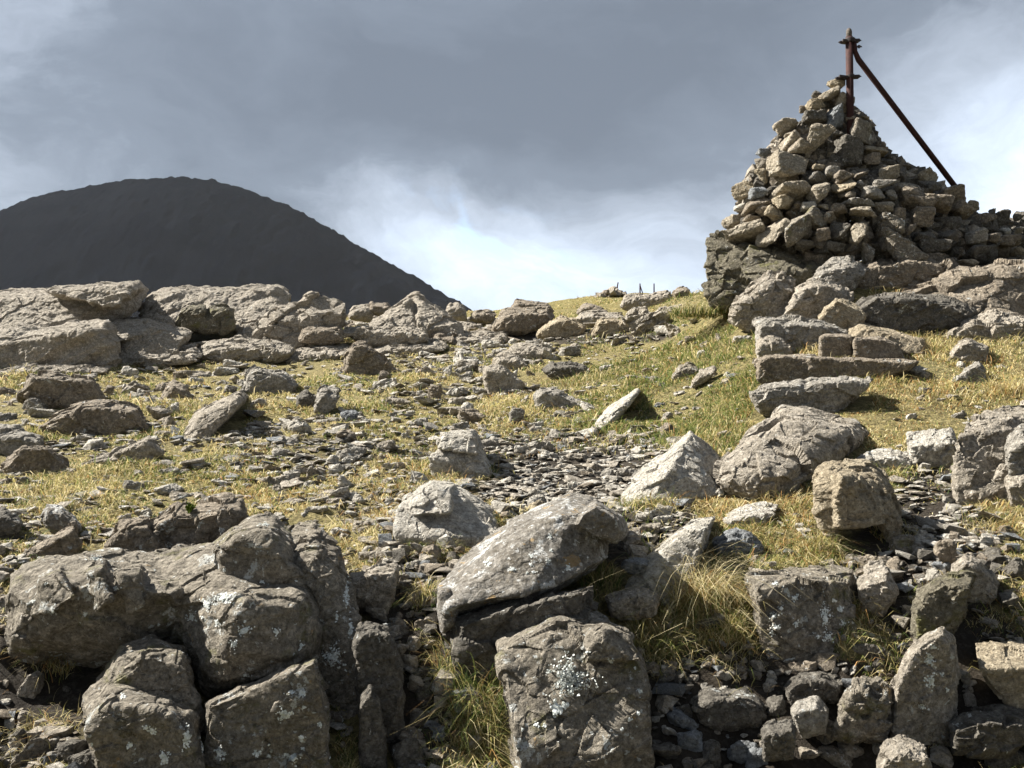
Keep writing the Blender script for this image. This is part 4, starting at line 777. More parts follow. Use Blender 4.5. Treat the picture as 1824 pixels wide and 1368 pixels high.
# ------------------------------------------------------------------ the rusty iron post in the cairn
m, t, p = new_mat('rusty_iron'); B = NB(t); g = B.n('ShaderNodeTexCoord'); V = g.outputs['Object']
c = B.mix(B.ramp(B.noise(V, 30, 8, 0.7), 0.4, 0.6), (0.058, 0.022, 0.019), (0.032, 0.015, 0.014)); c = B.mix(B.m('MULTIPLY', B.ramp(B.noise(V, 80, 6, 0.7), 0.55, 0.7), 0.6), c, (0.06, 0.032, 0.024))
B.l(c, p.inputs['Base Color']); p.inputs['Roughness'].default_value = 0.75; p.inputs['Metallic'].default_value = 0.15
bp = B.n('ShaderNodeBump'); bp.inputs['Distance'].default_value = 0.01; bp.inputs['Strength'].default_value = 0.6; B.l(B.noise(V, 90, 6, 0.7), bp.inputs['Height']); B.l(bp.outputs[0], p.inputs['Normal']); RUST = m
m, t, p = new_mat('dark_iron'); B = NB(t); g = B.n('ShaderNodeTexCoord'); V = g.outputs['Object']
c = B.mix(B.ramp(B.noise(V, 40, 8, 0.7), 0.4, 0.6), (0.025, 0.02, 0.022), (0.05, 0.038, 0.036)); B.l(c, p.inputs['Base Color']); p.inputs['Roughness'].default_value = 0.7; IRON = m
m, t, p = new_mat('weathered_cap'); B = NB(t); g = B.n('ShaderNodeTexCoord'); V = g.outputs['Object']
c = B.mix(B.ramp(B.noise(V, 60, 8, 0.7), 0.4, 0.6), (0.16, 0.14, 0.12), (0.06, 0.05, 0.045)); B.l(c, p.inputs['Base Color']); p.inputs['Roughness'].default_value = 0.9; CAPM = m
def tube(path, radii, seg=20, cap=True):
    path = [Vector(p) for p in path]; V = []; Fc = []
    up = Vector((0, 1, 0.001))
    for i, p in enumerate(path):
        t = ((path[min(i + 1, len(path) - 1)]) - path[max(i - 1, 0)]).normalized()
        a = t.cross(up).normalized(); b = a.cross(t).normalized()
        for k in range(seg):
            th = 2 * math.pi * k / seg; V.append(p + (a * math.cos(th) + b * math.sin(th)) * radii[i])
    for i in range(len(path) - 1):
        for k in range(seg):
            q = i * seg; Fc.append((q + k, q + (k + 1) % seg, q + seg + (k + 1) % seg, q + seg + k))
    if cap: Fc.append(tuple(range(seg - 1, -1, -1))); Fc.append(tuple(len(V) - seg + k for k in range(seg)))
    return V, Fc
PD = 9.45; base = pix(1514, 300, PD)
post = bpy.data.objects.new('iron_post', None); COL.objects.link(post); post.location = base; post.empty_display_size = 0.2
tag(post, 'rusty iron post with slanting brace standing out of the cairn top', 'post')
def lp(px, py, dd=0.0): return pix(px, py, PD + dd) - base
def px2m(n): return n * PD / F
r = px2m(6.4)
top = lp(1512.5, 66); bot = lp(1516, 300)
V_, F_ = tube([bot, bot.lerp(top, .5), top], [r, r, r]); o = add_mesh('pole', V_, F_, RUST, parent=post, smooth=True)
c0 = lp(1512.5, 72); rc = px2m(5)
V_, F_ = tube([c0, lp(1512.5, 57), lp(1512, 53), lp(1512, 50.5)], [rc, rc * 1.02, rc * 0.85, rc * 0.4]); add_mesh('cap', V_, F_, CAPM, parent=post, smooth=True)
def collar(py, w, hh, plate_l):
    c = lp(1514, py); R = px2m(w / 2)
    V_, F_ = tube([c + Vector((0, 0, -px2m(hh / 2))), c + Vector((0, 0, -px2m(hh / 2) * .7)), c + Vector((0, 0, px2m(hh / 2) * .7)), c + Vector((0, 0, px2m(hh / 2)))], [R * .92, R, R, R * .92])
    # flat lug plates on both sides of the ring
    def box(cx, cz, sx, sy, sz, rot=0):
        n = len(V_); M = Matrix.Rotation(rot, 3, 'Y')
        for dx in (-1, 1):
            for dy in (-1, 1):
                for dz in (-1, 1): V_.append(Vector((cx, c.y, cz)) + M @ Vector((dx * sx / 2, dy * sy / 2, dz * sz / 2)))
        for f in ((0, 1, 3, 2), (4, 6, 7, 5), (0, 4, 5, 1), (2, 3, 7, 6), (0, 2, 6, 4), (1, 5, 7, 3)): F_.append(tuple(n + i for i in f))
    box(c.x - px2m(plate_l / 2 + 6), c.z - px2m(1.2), px2m(plate_l), px2m(13), px2m(4.0), 0.12)
    box(c.x + px2m(10.5), c.z, px2m(11), px2m(9), px2m(5.0), -0.05)
    o = add_mesh('collar', V_, F_, IRON, parent=post)
    for (bx, bz, ln) in ((c.x + px2m(15.5), c.z + px2m(1.0), 5), (c.x - px2m(8 + plate_l), c.z - px2m(2.2), 4)):
        q = Vector((bx, c.y, bz)); v, f = tube([q - Vector((px2m(ln / 2), 0, 0)), q + Vector((px2m(ln / 2), 0, 0))], [px2m(2.6)] * 2, 6)
        n = len(v); v2, f2 = tube([q - Vector((px2m(ln), 0, 0)), q + Vector((px2m(ln), 0, 0))], [px2m(1.1)] * 2, 8)
        add_mesh('bolt', v + v2, f + [tuple(i + n for i in t_) for t_ in f2], IRON, parent=o)
    return o
collar(73, 19, 8, 9); collar(137, 17, 6, 15)
q1, q2, q3, q4 = lp(1522, 74, -0.01), lp(1523, 92, -0.005), lp(1529, 106, 0.0), lp(1704, 336, 0.35)
V_, F_ = tube([q1, q2, q3, q3.lerp(q4, .5), q4], [px2m(3.6), px2m(4.2), px2m(5.0), px2m(5.0), px2m(5.0)], 14); br_ = add_mesh('brace', V_, F_, RUST, parent=post, smooth=True)
q = lp(1530, 83, -0.02); v, f = tube([q - Vector((px2m(6), 0, 0)), q + Vector((px2m(5), 0, 0))], [px2m(1.4)] * 2, 8); v2, f2 = tube([q - Vector((px2m(1.5), 0, 0)), q + Vector((px2m(1.5), 0, 0))], [px2m(3.2)] * 2, 6)
add_mesh('bolt', v + v2, f + [tuple(i + len(v) for i in t_) for t_ in f2], IRON, parent=br_)
# ------------------------------------------------------------------ ground sheet, loose chips
def in_reg(px, py, regs):
    r = 0.0
    for (cx, cy, rx, ry, a) in regs:
        q = ((px - cx) / rx) ** 2 + ((py - cy) / ry) ** 2
        r = np.maximum(r, a * np.clip(1.6 - q * 1.0, 0, 1))
    return r
def to_px(x, y, z):
    dz = z - CAMZ; cy_, sy_ = math.cos(PITCH), math.sin(PITCH)
    Yc = y * cy_ + dz * sy_; Zc = -y * sy_ + dz * cy_
    return CX + x / Yc * F, CY - Zc / Yc * F
# regions of the slope (world areas, found from where they lie in the photograph)
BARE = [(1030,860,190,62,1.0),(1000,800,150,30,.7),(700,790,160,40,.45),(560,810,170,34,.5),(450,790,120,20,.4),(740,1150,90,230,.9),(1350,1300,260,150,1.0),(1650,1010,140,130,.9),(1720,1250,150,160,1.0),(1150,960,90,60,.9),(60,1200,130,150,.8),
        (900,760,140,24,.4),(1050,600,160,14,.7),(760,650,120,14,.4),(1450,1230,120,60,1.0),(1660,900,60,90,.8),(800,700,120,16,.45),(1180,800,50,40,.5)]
GREEN = [(1260,570,110,60,1.0),(1240,650,150,80,1.0),(1180,740,140,60,.8),(1100,700,120,40,.7),(1330,760,70,60,.7),(1000,640,170,30,.45),(640,700,80,40,.35),(780,1020,90,60,.8),(1080,1010,90,60,.7),(1150,920,60,40,.7)]
ORANGE = [(950,830,160,60,.6),(760,930,120,60,.8),(1350,900,120,60,.7),(1600,700,220,90,.45),(1430,940,70,60,.7),(1750,940,90,60,.7),(1480,760,180,50,.5),(600,860,200,60,.4)]
m, t, p = new_mat('soil'); B = NB(t); g = B.n('ShaderNodeNewGeometry'); V = g.outputs['Position']
at = B.n('ShaderNodeAttribute', attribute_name='turf'); tf = at.outputs['Fac']
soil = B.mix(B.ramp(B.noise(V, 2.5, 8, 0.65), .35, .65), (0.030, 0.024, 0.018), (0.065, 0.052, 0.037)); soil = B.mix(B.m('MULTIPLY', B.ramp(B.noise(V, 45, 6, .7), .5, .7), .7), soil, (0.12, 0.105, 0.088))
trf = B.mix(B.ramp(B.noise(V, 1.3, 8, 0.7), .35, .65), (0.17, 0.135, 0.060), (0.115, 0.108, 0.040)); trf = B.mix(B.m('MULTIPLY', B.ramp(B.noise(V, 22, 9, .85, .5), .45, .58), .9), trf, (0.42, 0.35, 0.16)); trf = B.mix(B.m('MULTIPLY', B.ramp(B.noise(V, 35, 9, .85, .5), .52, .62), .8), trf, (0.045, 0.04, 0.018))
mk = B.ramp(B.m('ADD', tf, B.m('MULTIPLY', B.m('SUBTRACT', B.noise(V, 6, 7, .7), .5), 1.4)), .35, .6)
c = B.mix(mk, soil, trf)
at2 = B.n('ShaderNodeAttribute', attribute_name='far'); c = B.mix(at2.outputs['Fac'], c, (0.20, 0.17, 0.065))
B.l(c, p.inputs['Base Color']); p.inputs['Roughness'].default_value = 0.95
bb = B.m('ADD', B.m('MULTIPLY', B.noise(V, 18, 8, .7), .7), B.m('MULTIPLY', B.noise(V, 70, 6, .7), .3)); bp = B.n('ShaderNodeBump'); bp.inputs['Distance'].default_value = 0.10; B.l(bb, bp.inputs['Height']); B.l(bp.outputs[0], p.inputs['Normal'])
SOIL = m
def turf_amount(x, y, z):
    px, py = to_px(x, y, z)
    return np.clip(1 - in_reg(px, py, BARE), 0, 1)
ds = np.concatenate([np.linspace(-30, 1.9, 30)[:-1], np.exp(np.linspace(math.log(1.9), math.log(60), 620)), np.array([66, 75, 90, 110])])
us = np.linspace(-1, 1, 700); us = np.sign(us) * np.abs(us) ** 1.15 * 1.25
YY = np.repeat(ds, len(us)); wid = np.repeat(np.maximum(ds, 8.0 * (ds < 1.9) + 1.9 * (ds >= 1.9)), len(us)); wid = np.where(YY < 1.9, np.maximum(1.9, 1.9 + (1.9 - YY) * 1.0), wid)
XX = np.tile(us, len(ds)) * wid
ZZ = ground_z(XX, YY); RR = len(ds); CC = len(us)
idx = np.arange(RR * CC).reshape(RR, CC); quads = np.stack([idx[:-1, :-1], idx[:-1, 1:], idx[1:, 1:], idx[1:, :-1]], 2).reshape(-1, 4)
ZZ[idx[-1]] -= 60; ZZ[idx[:, 0]] -= 30; ZZ[idx[:, -1]] -= 30
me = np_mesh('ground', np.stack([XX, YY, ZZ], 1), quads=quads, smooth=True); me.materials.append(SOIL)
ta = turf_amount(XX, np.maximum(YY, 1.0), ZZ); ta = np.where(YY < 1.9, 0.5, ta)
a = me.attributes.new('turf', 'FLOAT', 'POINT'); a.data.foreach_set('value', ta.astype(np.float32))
a = me.attributes.new('far', 'FLOAT', 'POINT'); a.data.foreach_set('value', np.clip((YY - 14) / 10, 0, 1).astype(np.float32))
ground = bpy.data.objects.new('ground', me); COL.objects.link(ground); tag(ground, kind='structure')

# loose chips: the largest as things, the rest as one mass
R = np.random.RandomState(4)
N = 60000
d = np.exp(R.uniform(math.log(2.3), math.log(17), N)); u = R.uniform(-0.68, 0.68, N); x = u * d; z = ground_z(x, d); px, py = to_px(x, d, z)
bare = in_reg(px, py, BARE)
clump = fbm(np.stack([x * 1.3, d * 1.3, z * 0], 1), 4, 77); fine = fbm(np.stack([x * 5, d * 5, z * 0], 1), 2, 78)
pr = 0.05 + 0.80 * bare + 0.62 * np.clip(clump * 1.8 + 0.05 + fine * .5, 0, 1) * np.clip((2000 - px) / 1600, 0.15, 1) * (py > 590)
pr = np.where((px > 1180) & (py < 780) & (py > 500), pr * 0.10, pr)
pr = np.where((px > 1300) & (py < 820), pr * 0.45, pr)
pr = np.where((px > 1230) & (py > 1040), pr * 0.35, pr)
pr *= np.clip(14 / d, 0.3, 1.0)
keep = R.uniform(0, 1, N) < pr
sel = np.where(keep)[0]
chips = []
for i in sel:
    s = math.exp(R.normal(0, 0.50)) * 0.029 * (1.0 + 0.10 * d[i]) * (0.85 if bare[i] > .6 else 1.0); s = min(s, 0.075 + 0.018 * d[i])
    if covered(x[i], d[i], z[i]): continue
    chips.append([x[i], d[i], z[i] + s * 0.16, s, R.uniform(0, 6.3), R.normal(0, .17), R.normal(0, .17), 0])
chips.sort(key=lambda c: -c[3] / c[1])
print('chips', len(chips))
var = chip_variants(30, 21, (0.16, 0.42), 13)
for c in chips: c[7] = int(R.choice([0, 1, 2, 3, 4, 5], p=[.30, .13, .49, .04, .04, 0] if c[1] > 3.6 else [.20, .12, .10, .12, .22, .24]))  # near chips picked darker: shade of the sun-averted bank put into their colour
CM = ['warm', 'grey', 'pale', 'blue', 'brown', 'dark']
big, rest = chips[:40], chips[40:]
# half-sunk stones: a few broken shapes, turned and scaled
sunk = []
for k in range(14):
    rs_ = random.Random(400 + k); q = [Vector((v.x, v.y, v.z)) for v in blob_pts(rs_, 1.0, rs_.uniform(.35, .7), rs_.uniform(.5, .9), rs_.randint(9, 14), .6)]
    TOPs = dict(TOP); o = make_rock('t', [q], 'warm', 0.055, 1.0, 900 + k, (0, 0, 0), 1.1); TOP.clear(); TOP.update(TOPs)
    me = o.data; V_ = np.empty(len(me.vertices) * 3, np.float32); me.vertices.foreach_get('co', V_); V_ = V_.reshape(-1, 3)
    me.calc_loop_triangles(); T_ = np.empty(len(me.loop_triangles) * 3, np.int32); me.loop_triangles.foreach_get('vertices', T_)
    sunk.append((V_, T_.reshape(-1, 3))); bpy.data.objects.remove(o)
R2 = np.random.RandomState(8); M_ = 9000
dd = np.exp(R2.uniform(math.log(3.4), math.log(18), M_)); uu = R2.uniform(-0.66, 0.66, M_); xx = uu * dd; zz = ground_z(xx, dd); qx, qy = to_px(xx, dd, zz)
cl_ = fbm(np.stack([xx * .9, dd * .9, xx * 0], 1), 3, 71); w_ = (0.20 + 1.1 * np.clip(cl_ + .15, 0, 1)) * np.clip((1500 - qx) / 700, 0.12, 1) * (qy > 575) * (0.5 + 0.5 * (qy < 960))
its = []
for i in np.where(R2.uniform(0, 1, M_) < w_ * 1.0)[0]:
    s_ = dd[i] / F * math.exp(R2.normal(math.log(21), 0.52)); s_ = min(s_, dd[i] / F * 62)
    if covered(xx[i], dd[i], zz[i]): continue
    its.append((xx[i], dd[i], zz[i] + s_ * 0.07, s_, R2.uniform(-.7, .7) + (3.14 if R2.uniform() < .5 else 0), R2.normal(.05, .16), R2.normal(0, .22), int(R2.choice([0, 1, 2, 4], p=[.36, .14, .46, .04]))))
    k_ = int(s_ * 0.4 / CELL)
    for a_ in range(-k_, k_ + 1):
        for b_ in range(-k_, k_ + 1): TOP[(math.floor(xx[i] / CELL) + a_, math.floor(dd[i] / CELL) + b_)] = zz[i] + .2
for i in range(260):   # broken ledges along the foot of the left ridge
    a_ = R2.uniform(-30, 880); b_ = R2.uniform(572, 645) if a_ < 640 else R2.uniform(575, 610); D_ = ground_d(a_, b_); c_ = pix(a_, b_, D_); s_ = D_ / F * math.exp(R2.normal(math.log(42), .45))
    if covered(c_.x, c_.y, gz(c_.x, c_.y)): continue
    its.append((c_.x, c_.y, gz(c_.x, c_.y) + s_ * .04, s_, R2.uniform(-.5, .5), R2.normal(.08, .12), R2.normal(0, .18), int(R2.choice([0, 1, 4]))))
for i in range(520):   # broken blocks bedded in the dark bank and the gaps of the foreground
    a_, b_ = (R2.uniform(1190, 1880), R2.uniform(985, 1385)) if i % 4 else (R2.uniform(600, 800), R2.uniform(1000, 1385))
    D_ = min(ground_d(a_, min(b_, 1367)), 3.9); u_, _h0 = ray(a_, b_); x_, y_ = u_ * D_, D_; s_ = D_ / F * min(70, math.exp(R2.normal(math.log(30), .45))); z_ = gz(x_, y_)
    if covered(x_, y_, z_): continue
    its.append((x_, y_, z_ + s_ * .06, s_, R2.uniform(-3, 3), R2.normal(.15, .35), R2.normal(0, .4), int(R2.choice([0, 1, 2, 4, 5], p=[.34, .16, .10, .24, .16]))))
print('sunk', len(its))
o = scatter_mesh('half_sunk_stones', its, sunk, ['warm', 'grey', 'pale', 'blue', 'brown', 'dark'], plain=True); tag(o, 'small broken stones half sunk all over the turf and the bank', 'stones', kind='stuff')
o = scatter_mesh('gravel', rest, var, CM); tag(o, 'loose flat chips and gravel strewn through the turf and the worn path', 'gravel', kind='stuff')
vm = []
for k, (v, f) in enumerate(var[:8]):
    me = np_mesh('loose_stone', v, tris=f); me.materials.append(MAT[CM[k % 5]]); vm.append((me, CM[k % 5]))
BACK = {'dark': 'd', 'warm': 'w', 'grey': '', 'pale': 'p', 'blue': 'u', 'brown': 'b'}
for k, c in enumerate(big):
    me, mn = vm[k % 8]
    o = bpy.data.objects.new('loose_stone', me); COL.objects.link(o); o.location = c[:3]; o.scale = (c[3],) * 3; o.rotation_euler = (c[5], c[6], c[4])
    qx, qy = to_px(c[0], c[1], c[2]); s_, a_, t_ = say(c[3] / c[1] * F, 1, BACK[mn])
    tag(o, place_label(float(qx), float(qy), s_, a_, t_, 'shard'), 'stone', 'loose shards on the slope')
# ------------------------------------------------------------------ grass
m, t, p = new_mat('grass'); B = NB(t); at = B.n('ShaderNodeAttribute', attribute_name='col')
B.l(at.outputs['Color'], p.inputs['Base Color']); p.inputs['Roughness'].default_value = 0.65; p.inputs['Specular IOR Level'].default_value = 0.2
tr = B.n('ShaderNodeBsdfTranslucent'); B.l(at.outputs['Color'], tr.inputs['Color']); ms = B.n('ShaderNodeMixShader'); ms.inputs[0].default_value = 0.35
B.l(p.outputs[0], ms.inputs[1]); B.l(tr.outputs[0], ms.inputs[2]); o_ = [n for n in t.nodes if n.type == 'OUTPUT_MATERIAL'][0]; B.l(ms.outputs[0], o_.inputs['Surface']); GRASS = m
PAL = np.array([(0.56, 0.46, 0.22), (0.70, 0.61, 0.37), (0.40, 0.35, 0.13), (0.15, 0.19, 0.048), (0.07, 0.105, 0.026), (0.40, 0.23, 0.085), (0.20, 0.145, 0.075)])
def blades(P, L, Wd, lean, az, colr, curl=1.0, ):
    """5-vertex curved blades"""
    n = len(P); dx, dy = np.cos(az), np.sin(az); sx, sy = -dy, dx
    h1 = L * 0.55; o1 = lean * L * 0.25; h2 = L * np.clip(1 - 0.35 * lean * curl, -0.2, 1); o2 = lean * L * 0.9
    w = Wd / 2
    ph = np.random.RandomState(1).uniform(0, math.pi, n); sx, sy = np.cos(ph), np.sin(ph)
    V = np.empty((n, 5, 3))
    for k, (hh, oo, ww) in enumerate(((0, 0, w), (0, 0, -w), (h1, o1, -w * .85), (h1, o1, w * .85), (h2, o2, 0 * w))):
        V[:, k, 0] = P[:, 0] + dx * oo + sx * ww; V[:, k, 1] = P[:, 1] + dy * oo + sy * ww; V[:, k, 2] = P[:, 2] + hh
    b = np.arange(n)[:, None] * 5
    q = b + np.array([0, 1, 2, 3]); t3 = b + np.array([3, 2, 4])
    C = np.repeat(colr[:, None, :], 5, 1).copy()
    return V.reshape(-1, 3), q, t3, C.reshape(-1, 3)
def grass_obj(name, parts, origin=(0, 0, 0)):
    V = []; Q = []; T = []; C = []; n = 0
    for v, q, t3, c in parts: V.append(v - np.array(origin)); Q.append(q + n); T.append(t3 + n); C.append(c); n += len(v)
    me = np_mesh(name, np.concatenate(V), quads=np.concatenate(Q), tris=np.concatenate(T), smooth=True); me.materials.append(GRASS)
    C = np.concatenate(C); a = me.color_attributes.new('col', 'FLOAT_COLOR', 'POINT'); a.data.foreach_set('color', np.concatenate([C, np.ones((len(C), 1))], 1).astype(np.float32).ravel())
    o = bpy.data.objects.new(name, me); COL.objects.link(o); o.location = origin; return o
def pick(w, R):
    w = w / w.sum(1, keepdims=True); c = np.cumsum(w, 1); r = R.uniform(0, 1, len(w))[:, None]
    k = (r > c).sum(1).clip(0, len(PAL) - 1); return PAL[k] * R.uniform(0.75, 1.2, len(w))[:, None]
R = np.random.RandomState(9); N = 1150000
d = np.exp(R.uniform(math.log(2.2), math.log(34), N)); u = R.uniform(-0.70, 0.70, N); x = u * d; z = ground_z(x, d); px, py = to_px(x, d, z)
P3 = np.stack([x, d, z * 0], 1)
turf = np.clip(1 - in_reg(px, py, BARE), 0.0, 1); cl = fbm(P3 * 1.1, 4, 31); c2 = fbm(P3 * 5, 3, 32)
pr = turf ** 1.2 * np.clip(0.72 + 1.5 * cl + 1.1 * c2, 0.03, 1) + (1 - turf) * 0.05 * (c2 > 0.2)
gr = in_reg(px, py, GREEN); orr = in_reg(px, py, ORANGE)
pr = np.where((px > 1180) & (py < 960) & (py > 500), np.maximum(pr, 0.55 * turf), pr)
keep = R.uniform(0, 1, N) < pr
x, d, z, gr, orr, cl, c2, px, py = [q[keep] for q in (x, d, z, gr, orr, cl, c2, px, py)]
cv = np.array([covered(a, b, c) for a, b, c in zip(x, d, z)]); x, d, z, gr, orr, cl, c2, px, py = [q[~cv] for q in (x, d, z, gr, orr, cl, c2, px, py)]
n = len(x); print('grass', n)
edge = set()
for (a, b) in TOP:
    for k_ in ((2, 0), (-2, 0), (0, -2), (0, -4), (2, -2), (-2, -2), (0, 2)): edge.add((a + k_[0], b + k_[1]))
near = np.array([(math.floor(a / CELL), math.floor(b / CELL)) in edge for a, b in zip(x, d)])
hum = np.clip(0.8 + 1.2 * fbm(np.stack([x * 1.7, d * 1.7, x * 0], 1), 2, 41), 0.3, 1.8)
L = R.uniform(0.012, 0.034, n) * hum * (1 + 0.9 * (R.uniform(0, 1, n) < 0.05)) * (1 + 0.5 * gr) * np.clip(0.75 + d * 0.035, 0.8, 1.7) * np.where(near, 1.9, 1.0)
Wd = np.maximum(0.0022, d / 887 * 0.72) * R.uniform(0.7, 1.3, n)
g_ = np.clip(gr + 0.25 + 0.8 * cl, 0, 1.2)
w = np.stack([1.0 - 0.55 * g_, 0.75 - 0.5 * g_ * 1, 0.7 + 0 * g_, 0.15 + 1.2 * g_, 0.08 + 0.6 * g_, 0.15 + 1.0 * orr, 0.25 + 0 * g_], 1).clip(0.02)
pt = blades(np.stack([x, d, z - 0.004], 1), L, Wd, R.uniform(0.4, 2.6, n), R.uniform(0, 6.28, n), pick(w, R))
o = grass_obj('turf_grass', [pt]); tag(o, 'short yellow and green mountain turf between the rocks', 'grass', kind='stuff')

# tufts of long grass, each a thing
TUFTS = [ # px, py, spread px, count, length m, green share, label
 (1240,1085,60,1100,.42,.30,'large straggling tuft of long pale and dark grass left of the flat-topped block'),
 (1170,1150,60,420,.24,.55,'dark green tuft filling the bank right of the rosette-lichened block'),
 (1300,1010,70,380,.22,.25,'dry brownish tuft hanging below the long leaning bright slab'),
 (1462,985,34,420,.20,.45,'bright yellow-green tuft at the foot of the hollow-fronted block'),
 (1350,960,36,260,.16,.6,'spiky green tuft between the hollow-fronted block and the bluish stone'),
 (1400,905,60,420,.17,.15,'golden dry tuft beside the left face of the hollow-fronted block'),
 (1240,860,46,360,.14,.75,'dark green tuft at the right foot of the sharp-peaked pale boulder'),
 (1290,850,34,240,.13,.6,'green tuft between the sharp-peaked boulder and the broad pitted boulder'),
 (1130,905,34,300,.14,.8,'bright green tuft above the rubble, below the sharp-peaked pale boulder'),
 (1190,900,50,300,.16,.3,'withered brown tuft under the sharp-peaked pale boulder'),
 (1070,1020,50,420,.16,.85,'deep green tuft under the right half of the long tilted slab'),
 (850,1290,60,620,.30,.85,'long green tuft at the left foot of the rosette-lichened block'),
 (800,1210,40,200,.22,.55,'shaded tuft in the dark hollow under the long tilted slab'),
 (755,1080,30,260,.18,.35,'yellowish tuft hanging at the left end of the long tilted slab'),
 (900,1085,50,200,.14,.2,'dry wisps hanging below the long tilted slab'),
 (770,985,60,500,.12,.6,'orange-green tuft below the pale cream boulder'),
 (860,850,34,300,.13,.75,'green-brown tuft at the right foot of the bright stepped boulder'),
 (775,845,26,180,.10,.6,'small green tuft at the left foot of the bright stepped boulder'),
 (880,930,20,160,.10,.8,'small bright green tuft right of the pale cream boulder'),
 (1130,730,50,420,.17,.85,'bushy green hummock tuft behind the leaning pointed shard'),
 (1020,690,70,520,.20,.55,'brown and green hummock tuft under the hummock cap rock'),
 (1100,670,60,380,.16,.8,'green hummock tuft right of the hummock cap rock'),
 (1240,545,60,900,.30,.85,'thick dark green tuft on the bank left of the cairn'),
 (1300,540,50,500,.28,.7,'green tuft under the overhanging mossy plinth'),
 (1590,480,50,420,.22,.3,'brown grassy patch growing among stones at the front foot of the cairn'),
 (1420,740,40,0,.1,.5,''),
 (1500,690,90,520,.16,.15,'golden tuft on the ledge above the pale-lipped slab'),
 (1680,600,80,500,.16,.1,'golden dry tuft beside the reddish flagstone'),
 (1795,700,40,320,.26,.1,'tall pale dry tuft near the right edge above the huge buff boulder'),
 (1760,950,60,420,.14,.2,'golden tuft on the bank below the huge buff boulder'),
 (1560,920,50,0,.1,.1,''),
 (100,1180,50,420,.17,.25,'grey withered tuft in the shade under the massive boulder'),
 (80,1300,50,220,.10,.15,'dry wisps among the small stones at the bottom left corner'),
 (620,1000,30,0,.1,.6,''),
 (300,620,60,320,.14,.6,'green tuft at the right end of the blunt dark-ended block'),
 (140,760,70,320,.11,.5,'olive tuft in front of the big sloping-shouldered boulder'),
 (120,850,60,420,.12,.3,'olive tuft right of the smooth brown-faced rock'),
 (1000,520,0,0,.1,.5,''),
 (1590,960,50,260,.12,.3,'scraggy brown tuft at the right foot of the hollow-fronted block'),
 (1640,1290,50,240,.10,.2,'dry tuft at the foot of the tall buff pillar rock'),
 (1560,1300,30,160,.09,.15,'orange dry tuft beside the jagged crusty rock'),
 (1530,1090,30,200,.13,.3,'brown tuft on the right side of the flat-topped lichened block'),
 (1680,1050,50,160,.12,.1,'dead stalks drooping over the moss-edged boulder'),
 (1760,1120,50,220,.08,.1,'tangle of dead grass right of the tall buff pillar rock'),
 (1310,1170,60,260,.16,.3,'brown tuft over black soil right of the large straggling tuft'),
]
for k, (tx, ty, sp, cnt, ln, gs, lab) in enumerate(TUFTS):
    if not cnt: continue
    R = np.random.RandomState(200 + k); D = ground_d(tx, min(ty, 1366))
    if ty > 1000: D = min(D, 3.35)
    if tx > 1220 and ty < 560 and tx < 1330: D = 9.0
    c = pix(tx, ty, D); s = sp * D / F * 0.6
    n = cnt; gx = c.x + np.clip(R.normal(0, s * .75, n), -1.1 * s, 1.1 * s); gy = D + np.clip(R.normal(0, min(s, .25) * .7, n), -.3, .3); gz_ = ground_z(gx, gy)
    gz_ = np.maximum(gz_, c.z - 0.10) if ty < 1000 else np.clip(gz_, c.z - .12, c.z + .10)
    w = np.tile(np.array([[.9 * (1 - gs), .7 * (1 - gs), .5, .9 * gs, 1.0 * gs, .35 * (1 - gs), .35]]), (n, 1)) + 0.02
    L = ln * R.uniform(0.35, 1.0, n); Wd = np.maximum(0.0024, D / 887 * 0.75) * R.uniform(.7, 1.3, n)
    az = np.arctan2(gy - c.y - 0.05, gx - c.x) + R.normal(0, 1.1, n); ln_ = R.uniform(.3, 1.25, n)
    if cnt > 800: lg = R.uniform(0, 1, n) < .16; L = np.where(lg, L * 1.25 + .08, L * .8); ln_ = np.where(lg, R.uniform(0.75, 1.2, n), ln_); az = np.where(lg, R.uniform(0, 6.28, n), az)
    # long blades: base half, drooping half
    P0 = np.stack([gx, gy, gz_ - .01], 1); col = pick(w, R)
    if cnt > 800: col = np.where(lg[:, None], np.array([.58, .50, .30]) * R.uniform(.8, 1.1, n)[:, None], col)
    seg = 5; V = np.empty((n, seg * 2 + 1, 3)); ph = R.uniform(0, math.pi, n)
    for j in range(seg + 1):
        tt = j / seg; o_ = ln_ * L * (0.15 * tt + 0.75 * tt ** 2); h_ = L * (tt - (0.25 + 0.55 * ln_) * tt ** 2.2); ww = Wd / 2 * (1 - tt * .85)
        X = P0[:, 0] + np.cos(az) * o_; Y = P0[:, 1] + np.sin(az) * o_; Z = P0[:, 2] + h_
        if j < seg:
            V[:, 2 * j] = np.stack([X - np.cos(ph) * ww, Y - np.sin(ph) * ww, Z], 1); V[:, 2 * j + 1] = np.stack([X + np.cos(ph) * ww, Y + np.sin(ph) * ww, Z], 1)
        else: V[:, 2 * j] = np.stack([X, Y, Z], 1)
    b = np.arange(n)[:, None] * (2 * seg + 1); Q = np.concatenate([b + np.array([2 * j, 2 * j + 1, 2 * j + 3, 2 * j + 2]) for j in range(seg - 1)]); T = b + np.array([2 * seg - 2, 2 * seg - 1, 2 * seg])
    C = np.repeat(col[:, None, :], 2 * seg + 1, 1).reshape(-1, 3)
    o = grass_obj('grass_tuft', [(V.reshape(-1, 3), Q, T, C)], (c.x, c.y, c.z)); tag(o, lab, 'grass tuft')
